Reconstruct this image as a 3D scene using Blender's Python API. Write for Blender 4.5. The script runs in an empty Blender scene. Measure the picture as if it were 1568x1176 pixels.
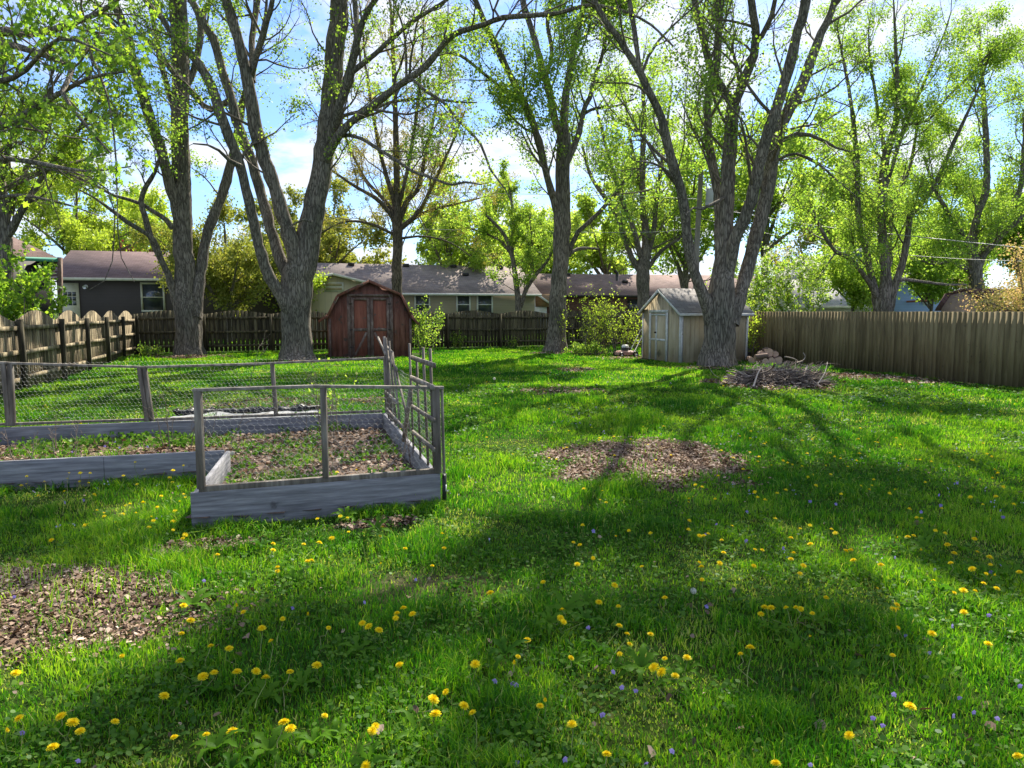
import bpy, bmesh, math
import numpy as np
from mathutils import Vector, Matrix

# ------------------------------------------------------------------ camera, sky, sun, exposure
scene = bpy.context.scene
COL = scene.collection
F_PX, EYE = 1100.0, 1.7
PITCH = math.atan(111 / 1100)
cam_d = bpy.data.cameras.new('camera')
cam_d.sensor_width = 36.0
cam_d.lens = 36.0 * F_PX / 1568
cam_d.clip_start = 0.05
cam_d.clip_end = 3000
cam = bpy.data.objects.new('camera', cam_d)
cam.location = (0, 0, EYE)
cam.rotation_euler = (math.pi / 2 - PITCH, 0, 0)
COL.objects.link(cam)
scene.camera = cam

SUN_EL = math.radians(47)
SUN_AZ = math.radians(19)           # to the right of straight ahead
world = bpy.data.worlds.new('World')
scene.world = world
world.use_nodes = True
wn = world.node_tree.nodes
wl = world.node_tree.links
wn.clear()
w_out = wn.new('ShaderNodeOutputWorld')
w_bg = wn.new('ShaderNodeBackground')
w_sky = wn.new('ShaderNodeTexSky')
w_sky.sky_type = 'NISHITA'
w_sky.sun_disc = False
w_sky.sun_elevation = SUN_EL
w_sky.sun_rotation = SUN_AZ
w_sky.air_density = 1.0
w_sky.dust_density = 0.6
w_sky.ozone_density = 1.5
w_bg.inputs['Strength'].default_value = 0.095
w_tc = wn.new('ShaderNodeTexCoord')
w_sep = wn.new('ShaderNodeSeparateXYZ')
wl.new(w_tc.outputs['Generated'], w_sep.inputs[0])
# clouds laid out on a plane overhead: direction / (z + k)
w_add = wn.new('ShaderNodeMath'); w_add.operation = 'ADD'; w_add.inputs[1].default_value = 0.22
wl.new(w_sep.outputs['Z'], w_add.inputs[0])
w_div = wn.new('ShaderNodeVectorMath'); w_div.operation = 'DIVIDE'
w_cmb = wn.new('ShaderNodeCombineXYZ')
for k in range(3):
    wl.new(w_add.outputs[0], w_cmb.inputs[k])
wl.new(w_tc.outputs['Generated'], w_div.inputs[0])
wl.new(w_cmb.outputs[0], w_div.inputs[1])
w_ns = wn.new('ShaderNodeTexNoise')
w_ns.inputs['Scale'].default_value = 2.4
w_ns.inputs['Detail'].default_value = 9
w_ns.inputs['Roughness'].default_value = 0.58
w_ns.inputs['Distortion'].default_value = 0.3
w_map = wn.new('ShaderNodeMapping')
w_map.inputs['Location'].default_value = (3.3, 1.7, 0.4)
wl.new(w_div.outputs[0], w_map.inputs[0])
wl.new(w_map.outputs[0], w_ns.inputs['Vector'])
w_rmp = wn.new('ShaderNodeValToRGB')
w_rmp.color_ramp.elements[0].position = 0.44
w_rmp.color_ramp.elements[1].position = 0.57
wl.new(w_ns.outputs['Fac'], w_rmp.inputs[0])
w_mix = wn.new('ShaderNodeMixRGB')
w_mix.inputs[2].default_value = (4.5, 4.75, 5.2, 1)
wl.new(w_rmp.outputs[0], w_mix.inputs[0])
w_tint = wn.new('ShaderNodeMixRGB'); w_tint.blend_type = 'MULTIPLY'; w_tint.inputs[0].default_value = 1; w_tint.inputs[2].default_value = (0.56, 0.72, 1.0, 1)
wl.new(w_sky.outputs[0], w_tint.inputs[1]); wl.new(w_tint.outputs[0], w_mix.inputs[1])
wl.new(w_mix.outputs[0], w_bg.inputs['Color'])
wl.new(w_bg.outputs[0], w_out.inputs[0])

sun_d = bpy.data.lights.new('sun', 'SUN')
sun_d.energy = 5.0
sun_d.angle = math.radians(0.5)
sun_d.color = (1.0, 0.93, 0.80)
sun = bpy.data.objects.new('sun', sun_d)
sd = Vector((math.sin(SUN_AZ) * math.cos(SUN_EL), math.cos(SUN_AZ) * math.cos(SUN_EL), math.sin(SUN_EL)))
sun.rotation_euler = sd.to_track_quat('Z', 'Y').to_euler()
sun.location = sd * 60
COL.objects.link(sun)

scene.view_settings.view_transform = 'Standard'
scene.view_settings.look = 'None'
scene.view_settings.gamma = 1
scene.view_settings.exposure = 1.32
scene.render.engine = 'CYCLES'
scene.cycles.max_bounces = 6
scene.cycles.diffuse_bounces = 3
scene.cycles.glossy_bounces = 2
scene.cycles.transmission_bounces = 3
scene.cycles.transparent_max_bounces = 6
scene.cycles.caustics_reflective = False
scene.cycles.caustics_refractive = False
scene.cycles.sample_clamp_indirect = 4
scene.cycles.use_denoising = True

# ------------------------------------------------------------------ helpers
def ray(px, py):
    u = (px - 784) / F_PX; v = (588 - py) / F_PX
    return np.array((u, math.cos(PITCH) + v * math.sin(PITCH), -math.sin(PITCH) + v * math.cos(PITCH)))
def G(px, py, z=0.0):
    """point of the ground plane (or of the level z) seen at that place of the photo"""
    d = ray(px, py); t = (z - EYE) / d[2]
    return np.array((d[0] * t, d[1] * t, z))
def P(px, py, Y):
    """point at the distance Y (metres ahead)"""
    d = ray(px, py); t = Y / d[1]
    return np.array((d[0] * t, Y, EYE + d[2] * t))

def vnoise(x, y, s, seed=0):
    x = np.asarray(x) / s; y = np.asarray(y) / s
    xi = np.floor(x).astype(np.int64); yi = np.floor(y).astype(np.int64)
    fx = x - xi; fy = y - yi
    fx = fx * fx * (3 - 2 * fx); fy = fy * fy * (3 - 2 * fy)
    def h(a, b):
        n = (a * 374761393 + b * 668265263 + seed * 974634777) & 0xffffffff
        n = ((n ^ (n >> 13)) * 1274126177) & 0xffffffff
        return ((n ^ (n >> 16)) & 0xffff) / 65535.0
    return (h(xi, yi) * (1 - fx) + h(xi + 1, yi) * fx) * (1 - fy) + (h(xi, yi + 1) * (1 - fx) + h(xi + 1, yi + 1) * fx) * fy
def fnoise(x, y, s, seed=0):
    return (vnoise(x, y, s, seed) * 0.55 + vnoise(x, y, s / 2.1, seed + 7) * 0.3 + vnoise(x, y, s / 4.3, seed + 13) * 0.15)

def tagp(o, label=None, cat=None, group=None, kind=None):
    if label: o['label'] = label
    if cat: o['category'] = cat
    if group: o['group'] = group
    if kind: o['kind'] = kind
    return o
def thing(name, label, cat, loc=(0, 0, 0), group=None):
    o = bpy.data.objects.new(name, None)
    o.empty_display_size = 0.2
    o.location = Vector([float(c) for c in loc])
    COL.objects.link(o)
    return tagp(o, label, cat, group)
def abs_loc(o):
    v = Vector((0, 0, 0))
    while o is not None:
        v = v + o.location; o = o.parent
    return v
def raw_mesh(name, V, faces, mat, parent=None, tint=None, smooth=False, loc=None):
    """V (n,3); faces: list of int arrays (m,k), each k-gons"""
    V = np.asarray(V, dtype=np.float64)
    me = bpy.data.meshes.new(name)
    off = np.zeros(3)
    if parent is not None:
        off = np.array(abs_loc(parent))
    elif loc is not None:
        off = np.array(loc, dtype=float)
    V = V - off
    faces = [np.asarray(f, dtype=np.int32) for f in faces if len(f)]
    nl = sum(f.size for f in faces); nf = sum(len(f) for f in faces)
    me.vertices.add(len(V)); me.loops.add(nl); me.polygons.add(nf)
    me.vertices.foreach_set('co', V.astype(np.float32).ravel())
    me.loops.foreach_set('vertex_index', np.concatenate([f.ravel() for f in faces]))
    tot = np.concatenate([np.full(len(f), f.shape[1], dtype=np.int32) for f in faces])
    st = np.concatenate([[0], np.cumsum(tot)[:-1]]).astype(np.int32)
    me.polygons.foreach_set('loop_start', st)
    try:
        me.polygons.foreach_set('loop_total', tot)
    except Exception:
        pass
    if smooth:
        me.polygons.foreach_set('use_smooth', np.ones(nf, dtype=bool))
    if tint is not None:
        a = me.attributes.new('tint', 'FLOAT', 'POINT')
        a.data.foreach_set('value', np.asarray(tint, dtype=np.float32))
    me.update(calc_edges=True)
    if mat is not None:
        me.materials.append(mat)
    o = bpy.data.objects.new(name, me)
    COL.objects.link(o)
    if parent is not None:
        o.parent = parent
    elif loc is not None:
        o.location = Vector([float(c) for c in loc])
    return o

BOXF = [(0, 3, 2, 1), (4, 5, 6, 7), (0, 1, 5, 4), (1, 2, 6, 5), (2, 3, 7, 6), (3, 0, 4, 7)]
class MB:
    """collects boxes, prisms, tubes; build() links them as ONE mesh object"""
    def __init__(s):
        s.v = []; s.f = {}; s.n = 0; s.t = []
    def add(s, V, F, tint=0.5):
        V = np.asarray(V, dtype=float)
        for f in F:
            s.f.setdefault(len(f), []).append([i + s.n for i in f])
        s.v.append(V); s.t.append(np.full(len(V), tint)); s.n += len(V)
        return s
    def addk(s, V, Fk, tint=0.5):
        V = np.asarray(V, dtype=float); Fk = np.asarray(Fk)
        s.f.setdefault(Fk.shape[1], []).extend((Fk + s.n).tolist())
        s.v.append(V); s.t.append(np.full(len(V), tint) if np.isscalar(tint) else np.asarray(tint)); s.n += len(V)
        return s
    def box(s, c, size, M=None, tint=0.5):
        """c centre, size full sizes; M 3x3 axes (columns) """
        h = np.array(size) / 2
        q = np.array([(-1, -1, -1), (1, -1, -1), (1, 1, -1), (-1, 1, -1), (-1, -1, 1), (1, -1, 1), (1, 1, 1), (-1, 1, 1)]) * h
        if M is not None: q = q @ np.asarray(M).T
        return s.add(q + np.array(c), BOXF, tint)
    def bar(s, a, b, w, d, up=(0, 0, 1), tint=0.5):
        """board from a to b, w across (perpendicular to up), d along up"""
        a = np.array(a, float); b = np.array(b, float)
        x = b - a; L = np.linalg.norm(x); x /= L
        u = np.array(up, float); y = np.cross(u, x); y /= np.linalg.norm(y); z = np.cross(x, y)
        return s.box((a + b) / 2, (L, w, d), np.stack([x, y, z], 1), tint)
    def prism(s, poly, origin, ax, ay, az, depth, tint=0.5):
        """polygon in the ax/ay plane, extruded by depth along az"""
        o = np.array(origin, float); ax = np.array(ax, float); ay = np.array(ay, float); az = np.array(az, float)
        n = len(poly)
        A = np.array([o + ax * p[0] + ay * p[1] for p in poly]); B = A + az * depth
        F = [list(range(n))[::-1], [n + i for i in range(n)]] + [[i, (i + 1) % n, n + (i + 1) % n, n + i] for i in range(n)]
        return s.add(np.vstack([A, B]), F, tint)
    def tube(s, pts, rad, k=8, tint=0.5, cap=True):
        pts = np.array(pts, float); n = len(pts)
        rad = np.full(n, rad) if np.isscalar(rad) else np.array(rad, float)
        V, Fq = tube_arrays(pts[None], rad[None], k)
        s.addk(V, Fq, tint)
        if cap and k > 4:
            s.f.setdefault(k, []).append([s.n - len(V) + j for j in range(k)][::-1])
            s.f.setdefault(k, []).append([s.n - k + j for j in range(k)])
        return s
    def build(s, name, mat, parent=None, smooth=False, loc=None, bevel=0):
        V = np.vstack(s.v)
        o = raw_mesh(name, V, [np.array(f) for f in s.f.values()], mat, parent, np.concatenate(s.t), smooth, loc)
        if bevel:
            m = o.modifiers.new('bevel', 'BEVEL'); m.width = bevel; m.segments = 2; m.limit_method = 'ANGLE'
        return o

def tube_arrays(Pn, Rn, k):
    """Pn (N,K,3), Rn (N,K) -> verts, quads"""
    N, K, _ = Pn.shape
    T = np.empty_like(Pn)
    T[:, 1:-1] = Pn[:, 2:] - Pn[:, :-2] if K > 2 else T[:, 1:-1]
    T[:, 0] = Pn[:, 1] - Pn[:, 0]; T[:, -1] = Pn[:, -1] - Pn[:, -2]
    T /= np.linalg.norm(T, axis=2, keepdims=True) + 1e-9
    ref = np.zeros((N, 3)); ch = Pn[:, -1] - Pn[:, 0]
    ch /= np.linalg.norm(ch, axis=1, keepdims=True) + 1e-9
    vert = np.abs(ch[:, 2]) > 0.7
    ref[vert] = (0, 1, 0); ref[~vert] = (0, 0, 1)
    A = np.cross(T, ref[:, None, :]); A /= np.linalg.norm(A, axis=2, keepdims=True) + 1e-9
    B = np.cross(T, A)
    ang = np.arange(k) * 2 * np.pi / k
    V = Pn[:, :, None, :] + Rn[:, :, None, None] * (np.cos(ang)[None, None, :, None] * A[:, :, None, :] + np.sin(ang)[None, None, :, None] * B[:, :, None, :])
    V = V.reshape(-1, 3)
    i, j, a = np.meshgrid(np.arange(N), np.arange(K - 1), np.arange(k), indexing='ij')
    b0 = (i * K + j) * k
    Fq = np.stack([b0 + a, b0 + k + a, b0 + k + (a + 1) % k, b0 + (a + 1) % k], -1).reshape(-1, 4)
    return V, Fq

def smooth_line(pts, step):
    """Catmull-Rom through pts (n,m), resampled to about `step` metres (first 3 columns are the place)"""
    pts = np.array(pts, float); n = len(pts)
    Q = np.vstack([2 * pts[0] - pts[1], pts, 2 * pts[-1] - pts[-2]])
    out = []
    for i in range(n - 1):
        p0, p1, p2, p3 = Q[i:i + 4]
        L = np.linalg.norm(p2[:3] - p1[:3]); m = max(1, int(round(L / step)))
        t = (np.arange(m) / m)[:, None]
        out.append(0.5 * ((2 * p1) + (-p0 + p2) * t + (2 * p0 - 5 * p1 + 4 * p2 - p3) * t ** 2 + (-p0 + 3 * p1 - 3 * p2 + p3) * t ** 3))
    out.append(pts[-1:])
    return np.vstack(out)

# ------------------------------------------------------------------ materials
def new_mat(name):
    m = bpy.data.materials.new(name); m.use_nodes = True
    nt = m.node_tree; nt.nodes.clear()
    return m, nt.nodes, nt.links
def ramp(nodes, stops):
    r = nodes.new('ShaderNodeValToRGB')
    e = r.color_ramp.elements
    e[0].position = stops[0][0]; e[0].color = (*stops[0][1], 1)
    e[1].position = stops[-1][0]; e[1].color = (*stops[-1][1], 1)
    for p, c in stops[1:-1]:
        x = e.new(p); x.color = (*c, 1)
    return r
def mat_solid(name, stops, scale=4.0, stretch=(1, 1, 1), rough=0.85, bump=0.0, bump_scale=None, detail=6,
              tint_amt=0.0, metallic=0.0, spots=None, spec=0.3, bump_dist=0.01):
    """noise driven colour; tint attribute moves along the ramp; spots=(colour, scale, threshold)"""
    m, N, L = new_mat(name)
    out = N.new('ShaderNodeOutputMaterial'); b = N.new('ShaderNodeBsdfPrincipled')
    L.new(b.outputs[0], out.inputs[0])
    b.inputs['Roughness'].default_value = rough
    b.inputs['Metallic'].default_value = metallic
    b.inputs['Specular IOR Level'].default_value = spec
    tc = N.new('ShaderNodeTexCoord'); mp = N.new('ShaderNodeMapping')
    mp.inputs['Scale'].default_value = stretch
    L.new(tc.outputs['Object'], mp.inputs[0])
    ns = N.new('ShaderNodeTexNoise'); ns.inputs['Scale'].default_value = scale
    ns.inputs['Detail'].default_value = detail; ns.inputs['Roughness'].default_value = 0.62
    L.new(mp.outputs[0], ns.inputs['Vector'])
    fac = ns.outputs['Fac']
    st = N.new('ShaderNodeMapRange'); st.inputs[1].default_value = 0.3; st.inputs[2].default_value = 0.7
    L.new(fac, st.inputs[0]); fac = st.outputs[0]
    if tint_amt:
        at = N.new('ShaderNodeAttribute'); at.attribute_name = 'tint'
        sb = N.new('ShaderNodeMath'); sb.operation = 'SUBTRACT'; sb.inputs[1].default_value = 0.5
        L.new(at.outputs['Fac'], sb.inputs[0])
        ma = N.new('ShaderNodeMath'); ma.operation = 'MULTIPLY_ADD'
        ma.inputs[1].default_value = tint_amt
        L.new(sb.outputs[0], ma.inputs[0]); L.new(fac, ma.inputs[2]); fac = ma.outputs[0]
    r = ramp(N, stops); L.new(fac, r.inputs[0])
    col = r.outputs[0]
    if spots:
        n2 = N.new('ShaderNodeTexNoise'); n2.inputs['Scale'].default_value = spots[1]; n2.inputs['Detail'].default_value = 5
        L.new(tc.outputs['Object'], n2.inputs['Vector'])
        r2 = ramp(N, [(spots[2], (0, 0, 0)), (spots[2] + 0.08, (1, 1, 1))]); L.new(n2.outputs['Fac'], r2.inputs[0])
        mx = N.new('ShaderNodeMixRGB'); mx.inputs[2].default_value = (*spots[0], 1)
        L.new(r2.outputs[0], mx.inputs[0]); L.new(col, mx.inputs[1]); col = mx.outputs[0]
    L.new(col, b.inputs['Base Color'])
    if bump:
        n3 = N.new('ShaderNodeTexNoise'); n3.inputs['Scale'].default_value = bump_scale or scale * 2
        n3.inputs['Detail'].default_value = 6
        L.new(mp.outputs[0], n3.inputs['Vector'])
        bp = N.new('ShaderNodeBump'); bp.inputs['Strength'].default_value = bump; bp.inputs['Distance'].default_value = bump_dist
        L.new(n3.outputs['Fac'], bp.inputs['Height']); L.new(bp.outputs[0], b.inputs['Normal'])
    return m
def mat_leaf(name, stops, trans=0.5, gloss=0.015, tcol=1.0, twarm=(0.95, 1.0, 0.6), rough=0.45):
    m, N, L = new_mat(name)
    out = N.new('ShaderNodeOutputMaterial')
    at = N.new('ShaderNodeAttribute'); at.attribute_name = 'tint'
    r = ramp(N, stops); L.new(at.outputs['Fac'], r.inputs[0])
    d = N.new('ShaderNodeBsdfDiffuse'); t = N.new('ShaderNodeBsdfTranslucent'); g = N.new('ShaderNodeBsdfGlossy')
    g.inputs['Roughness'].default_value = rough
    g.inputs['Color'].default_value = (0.9, 0.95, 1, 1)
    L.new(r.outputs[0], d.inputs[0])
    mu = N.new('ShaderNodeMixRGB'); mu.blend_type = 'MULTIPLY'; mu.inputs[0].default_value = 1
    mu.inputs[2].default_value = (tcol * twarm[0], tcol * twarm[1], tcol * twarm[2], 1)
    L.new(r.outputs[0], mu.inputs[1]); L.new(mu.outputs[0], t.inputs[0])
    m1 = N.new('ShaderNodeMixShader'); m1.inputs[0].default_value = trans
    L.new(d.outputs[0], m1.inputs[1]); L.new(t.outputs[0], m1.inputs[2])
    m2 = N.new('ShaderNodeMixShader'); m2.inputs[0].default_value = gloss
    L.new(m1.outputs[0], m2.inputs[1]); L.new(g.outputs[0], m2.inputs[2])
    L.new(m2.outputs[0], out.inputs[0])
    return m
def mat_bark(name, dark, mid, light, zs=0.13, scale=14.0, bump=0.9):
    m, N, L = new_mat(name)
    out = N.new('ShaderNodeOutputMaterial'); b = N.new('ShaderNodeBsdfPrincipled')
    b.inputs['Roughness'].default_value = 0.95; b.inputs['Specular IOR Level'].default_value = 0.15
    L.new(b.outputs[0], out.inputs[0])
    tc = N.new('ShaderNodeTexCoord'); mp = N.new('ShaderNodeMapping'); mp.inputs['Scale'].default_value = (1, 1, zs)
    L.new(tc.outputs['Object'], mp.inputs[0])
    v = N.new('ShaderNodeTexVoronoi'); v.feature = 'DISTANCE_TO_EDGE'; v.inputs['Scale'].default_value = scale * 1.3
    n0 = N.new('ShaderNodeTexNoise'); n0.inputs['Scale'].default_value = scale * 0.8; n0.inputs['Detail'].default_value = 4
    L.new(mp.outputs[0], n0.inputs['Vector'])
    mx0 = N.new('ShaderNodeMixRGB'); mx0.inputs[0].default_value = 0.13
    L.new(mp.outputs[0], mx0.inputs[1]); L.new(n0.outputs['Color'], mx0.inputs[2]); L.new(mx0.outputs[0], v.inputs['Vector'])
    n = N.new('ShaderNodeTexNoise'); n.inputs['Scale'].default_value = scale * 2.4; n.inputs['Detail'].default_value = 8; n.inputs['Roughness'].default_value = 0.7
    L.new(mp.outputs[0], n.inputs['Vector'])
    rr = ramp(N, [(0.0, (0, 0, 0)), (0.16, (0.75, 0.75, 0.75)), (0.5, (1, 1, 1))]); L.new(v.outputs['Distance'], rr.inputs[0])
    mul = N.new('ShaderNodeMath'); mul.operation = 'MULTIPLY'
    L.new(rr.outputs[0], mul.inputs[0]); L.new(n.outputs['Fac'], mul.inputs[1])
    cr = ramp(N, [(0.1, dark), (0.38, mid), (0.62, light)]); L.new(mul.outputs[0], cr.inputs[0])
    n4 = N.new('ShaderNodeTexNoise'); n4.inputs['Scale'].default_value = 0.9; n4.inputs['Detail'].default_value = 3
    L.new(tc.outputs['Object'], n4.inputs['Vector'])
    r4 = ramp(N, [(0.35, (0.72, 0.74, 0.68)), (0.65, (1.2, 1.15, 1.1))]); L.new(n4.outputs['Fac'], r4.inputs[0])
    m4 = N.new('ShaderNodeMixRGB'); m4.blend_type = 'MULTIPLY'; m4.inputs[0].default_value = 1
    L.new(cr.outputs[0], m4.inputs[1]); L.new(r4.outputs[0], m4.inputs[2]); L.new(m4.outputs[0], b.inputs['Base Color'])
    bp = N.new('ShaderNodeBump'); bp.inputs['Strength'].default_value = bump; bp.inputs['Distance'].default_value = 0.025
    L.new(mul.outputs[0], bp.inputs['Height']); L.new(bp.outputs[0], b.inputs['Normal'])
    return m

M_BARK = mat_bark('maple_bark', (0.095, 0.083, 0.072), (0.225, 0.20, 0.172), (0.38, 0.345, 0.30))
M_BARK2 = mat_bark('pale_bark', (0.06, 0.05, 0.04), (0.17, 0.14, 0.11), (0.30, 0.25, 0.20), bump=0.5)
M_TWIG = mat_solid('twig_bark', [(0.0, (0.07, 0.057, 0.045)), (1.0, (0.20, 0.165, 0.13))], scale=6)
M_TWIG2 = mat_solid('pale_twig', [(0.0, (0.13, 0.10, 0.075)), (1.0, (0.28, 0.22, 0.17))], scale=6)
GREENS = [(0.0, (0.11, 0.20, 0.030)), (0.45, (0.21, 0.34, 0.045)), (1.0, (0.42, 0.50, 0.09))]
M_LEAF = mat_leaf('maple_leaf', GREENS, trans=0.58, tcol=1.45, gloss=0.02)
M_LEAF_NEAR = mat_leaf('near_leaf', [(0, (0.11, 0.21, 0.03)), (0.5, (0.20, 0.34, 0.035)), (1, (0.36, 0.48, 0.05))], trans=0.58, gloss=0.02, tcol=1.5)
M_LEAF_YEL = mat_leaf('yellow_leaf', [(0, (0.18, 0.29, 0.03)), (0.5, (0.33, 0.44, 0.045)), (1, (0.50, 0.57, 0.09))], trans=0.5, tcol=1.3)
M_LEAF_OLIVE = mat_leaf('olive_leaf', [(0, (0.17, 0.22, 0.04)), (0.6, (0.32, 0.36, 0.07)), (1, (0.46, 0.36, 0.12))], trans=0.45, tcol=1.2, twarm=(1, .95, .6))
M_LEAF_RED = mat_leaf('red_leaf', [(0, (0.10, 0.025, 0.02)), (1, (0.26, 0.07, 0.05))], trans=0.4, twarm=(1, .8, .8))
M_LEAF_PINK = mat_leaf('pink_leaf', [(0, (0.35, 0.42, 0.06)), (0.5, (0.60, 0.50, 0.20)), (1, (0.75, 0.48, 0.38))], trans=0.45, twarm=(1, .9, .7))
M_BUD = mat_leaf('bud_leaf', [(0, (0.30, 0.24, 0.08)), (0.5, (0.40, 0.38, 0.08)), (1, (0.46, 0.50, 0.08))], trans=0.45, twarm=(1, .95, .6))
M_WHITE_FL = mat_leaf('white_blossom', [(0, (0.55, 0.58, 0.45)), (1, (0.82, 0.82, 0.76))], trans=0.4, twarm=(1, 1, .95))
# ------------------------------------------------------------------ trees
# where the photographed lawn lies in the sun and where in the shade: guides how full the crowns are above it
LIT = [(760, 548, 200, 8), (1150, 612, 110, 14), (740, 655, 110, 26), (1270, 672, 260, 32), (1500, 660, 90, 18), (760, 735, 95, 50), (990, 722, 130, 22), (540, 872, 150, 46), (640, 900, 60, 22), (120, 950, 170, 62),
       (210, 805, 80, 34), (850, 900, 55, 28), (865, 1055, 45, 50), (1090, 1055, 90, 55), (1115, 905, 50, 22), (1385, 1095, 100, 40), (620, 1140, 90, 30), (90, 640, 70, 20), (330, 600, 120, 16), (500, 640, 80, 30), (560, 590, 60, 10),
       (450, 700, 130, 30), (60, 700, 80, 14), (200, 1050, 60, 20), (1480, 600, 90, 8), (930, 790, 50, 14), (1180, 545, 60, 10), (250, 552, 60, 5), (640, 545, 60, 5), (1560, 1000, 40, 40)]
DARK = [(820, 578, 200, 9), (850, 600, 200, 10), (930, 656, 85, 10), (1045, 600, 30, 40), (1410, 632, 170, 12), (1500, 705, 110, 16), (1200, 800, 420, 62), (830, 850, 160, 46), (450, 1030, 210, 85), (150, 1120, 140, 50),
        (60, 830, 90, 60), (1000, 960, 150, 40), (1330, 960, 240, 90), (760, 970, 110, 40), (1230, 1130, 90, 50), (960, 1140, 60, 40), (1520, 900, 90, 90), (1200, 1010, 60, 40), (740, 1090, 70, 50), (300, 575, 150, 8), (200, 622, 70, 7), (920, 688, 60, 9), (1300, 740, 250, 20)]
def shade_map(x, y):
    dy = y * math.cos(PITCH) + EYE * math.sin(PITCH); dy = np.maximum(dy, .3)
    px = 784 + F_PX * x / dy; py = 588 - F_PX * (y * math.sin(PITCH) - EYE * math.cos(PITCH)) / dy
    s = np.where(py < 730, .12, .40)
    for L_, g in ((LIT, -1.1), (DARK, .6)):
        for a, b, c, d in L_:
            s = s + g * np.exp(-(((px - a) / c) ** 2 + ((py - b) / d) ** 2) ** 1.5)
    s = np.where((py < 540) | (px < -150) | (px > 1700), .4, s)
    return np.clip(s, .015, 1)
def unit(a):
    return a / (np.linalg.norm(a, axis=-1, keepdims=True) + 1e-9)
def offset_dirs(rng, D, a0, a1):
    n = len(D); ang = rng.uniform(a0, a1, n)
    R = rng.normal(size=(n, 3)); R -= D * (R * D).sum(1, keepdims=True); R = unit(R)
    return D * np.cos(ang)[:, None] + R * np.sin(ang)[:, None]
def grow_lines(rng, S, D, Ln, r, K, up, wob):
    N = len(S); Pn = np.empty((N, K, 3)); Rn = np.empty((N, K))
    Pn[:, 0] = S; d = D.copy(); st = (Ln / (K - 1))[:, None]
    for k in range(1, K):
        d = unit(d + rng.normal(size=(N, 3)) * wob + np.array([0, 0, up]))
        Pn[:, k] = Pn[:, k - 1] + d * st
    for k in range(K):
        Rn[:, k] = r * (1 - 0.75 * k / (K - 1))
    return Pn, Rn
def spawn(rng, Pn, Rn, m, t0, a0, a1, l0, l1, rr, up=0.15):
    """m children on every line; returns start, dir, length, radius"""
    N, K, _ = Pn.shape
    i = np.repeat(np.arange(N), m)
    t = rng.uniform(t0, 1.0, len(i)) * (K - 1)
    k = np.minimum(t.astype(int), K - 2); f = (t - k)[:, None]
    S = Pn[i, k] * (1 - f) + Pn[i, k + 1] * f
    D0 = unit(Pn[i, k + 1] - Pn[i, k])
    D = unit(offset_dirs(rng, D0, a0, a1) + np.array([0, 0, up]))
    pl = np.linalg.norm(Pn[i, -1] - Pn[i, 0], axis=1)
    Ln = pl * rng.uniform(l0, l1, len(i)) * (1 - 0.35 * t / (K - 1))
    r = (Rn[i, k]) * rr
    return S, D, Ln, r
STAR = np.array([(0, -0.5), (0.10, -0.22), (0.36, -0.30), (0.30, -0.08), (0.48, 0.10), (0.22, 0.12), (0.17, 0.30), (0, 0.55),
                 (-0.17, 0.30), (-0.22, 0.12), (-0.48, 0.10), (-0.30, -0.08), (-0.36, -0.30), (-0.10, -0.22)])
def leaf_arrays(rng, C, A, size, star=False, wid=0.42, droop=0.45, svar=0.35):
    """C leaf bases, A rough axes"""
    n = len(C)
    a = unit(A * 0.5 + rng.normal(size=(n, 3)) * 0.55 + np.array([0, 0, -droop]))
    w = unit(np.cross(a, rng.normal(size=(n, 3))))
    nm = np.cross(a, w)
    sz = size * rng.uniform(1 - svar, 1 + svar, n)[:, None]
    if not star:
        V = np.stack([C, C + sz * (0.5 * a + wid * w + 0.10 * nm), C + sz * (a - 0.08 * nm), C + sz * (0.45 * a - wid * w + 0.10 * nm)], 1)
        return V.reshape(-1, 3), np.arange(n * 4).reshape(n, 4)
    k = len(STAR)
    V = C[:, None, :] + sz[:, None, :] * ((STAR[None, :, 1, None] + 0.5) * a[:, None, :] + STAR[None, :, 0, None] * w[:, None, :]
                                          + (np.abs(STAR[None, :, 0, None]) * 0.35 - 0.25 * STAR[None, :, 1, None] ** 2) * nm[:, None, :])
    return V.reshape(-1, 3), np.arange(n * k).reshape(n, k)

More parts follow.
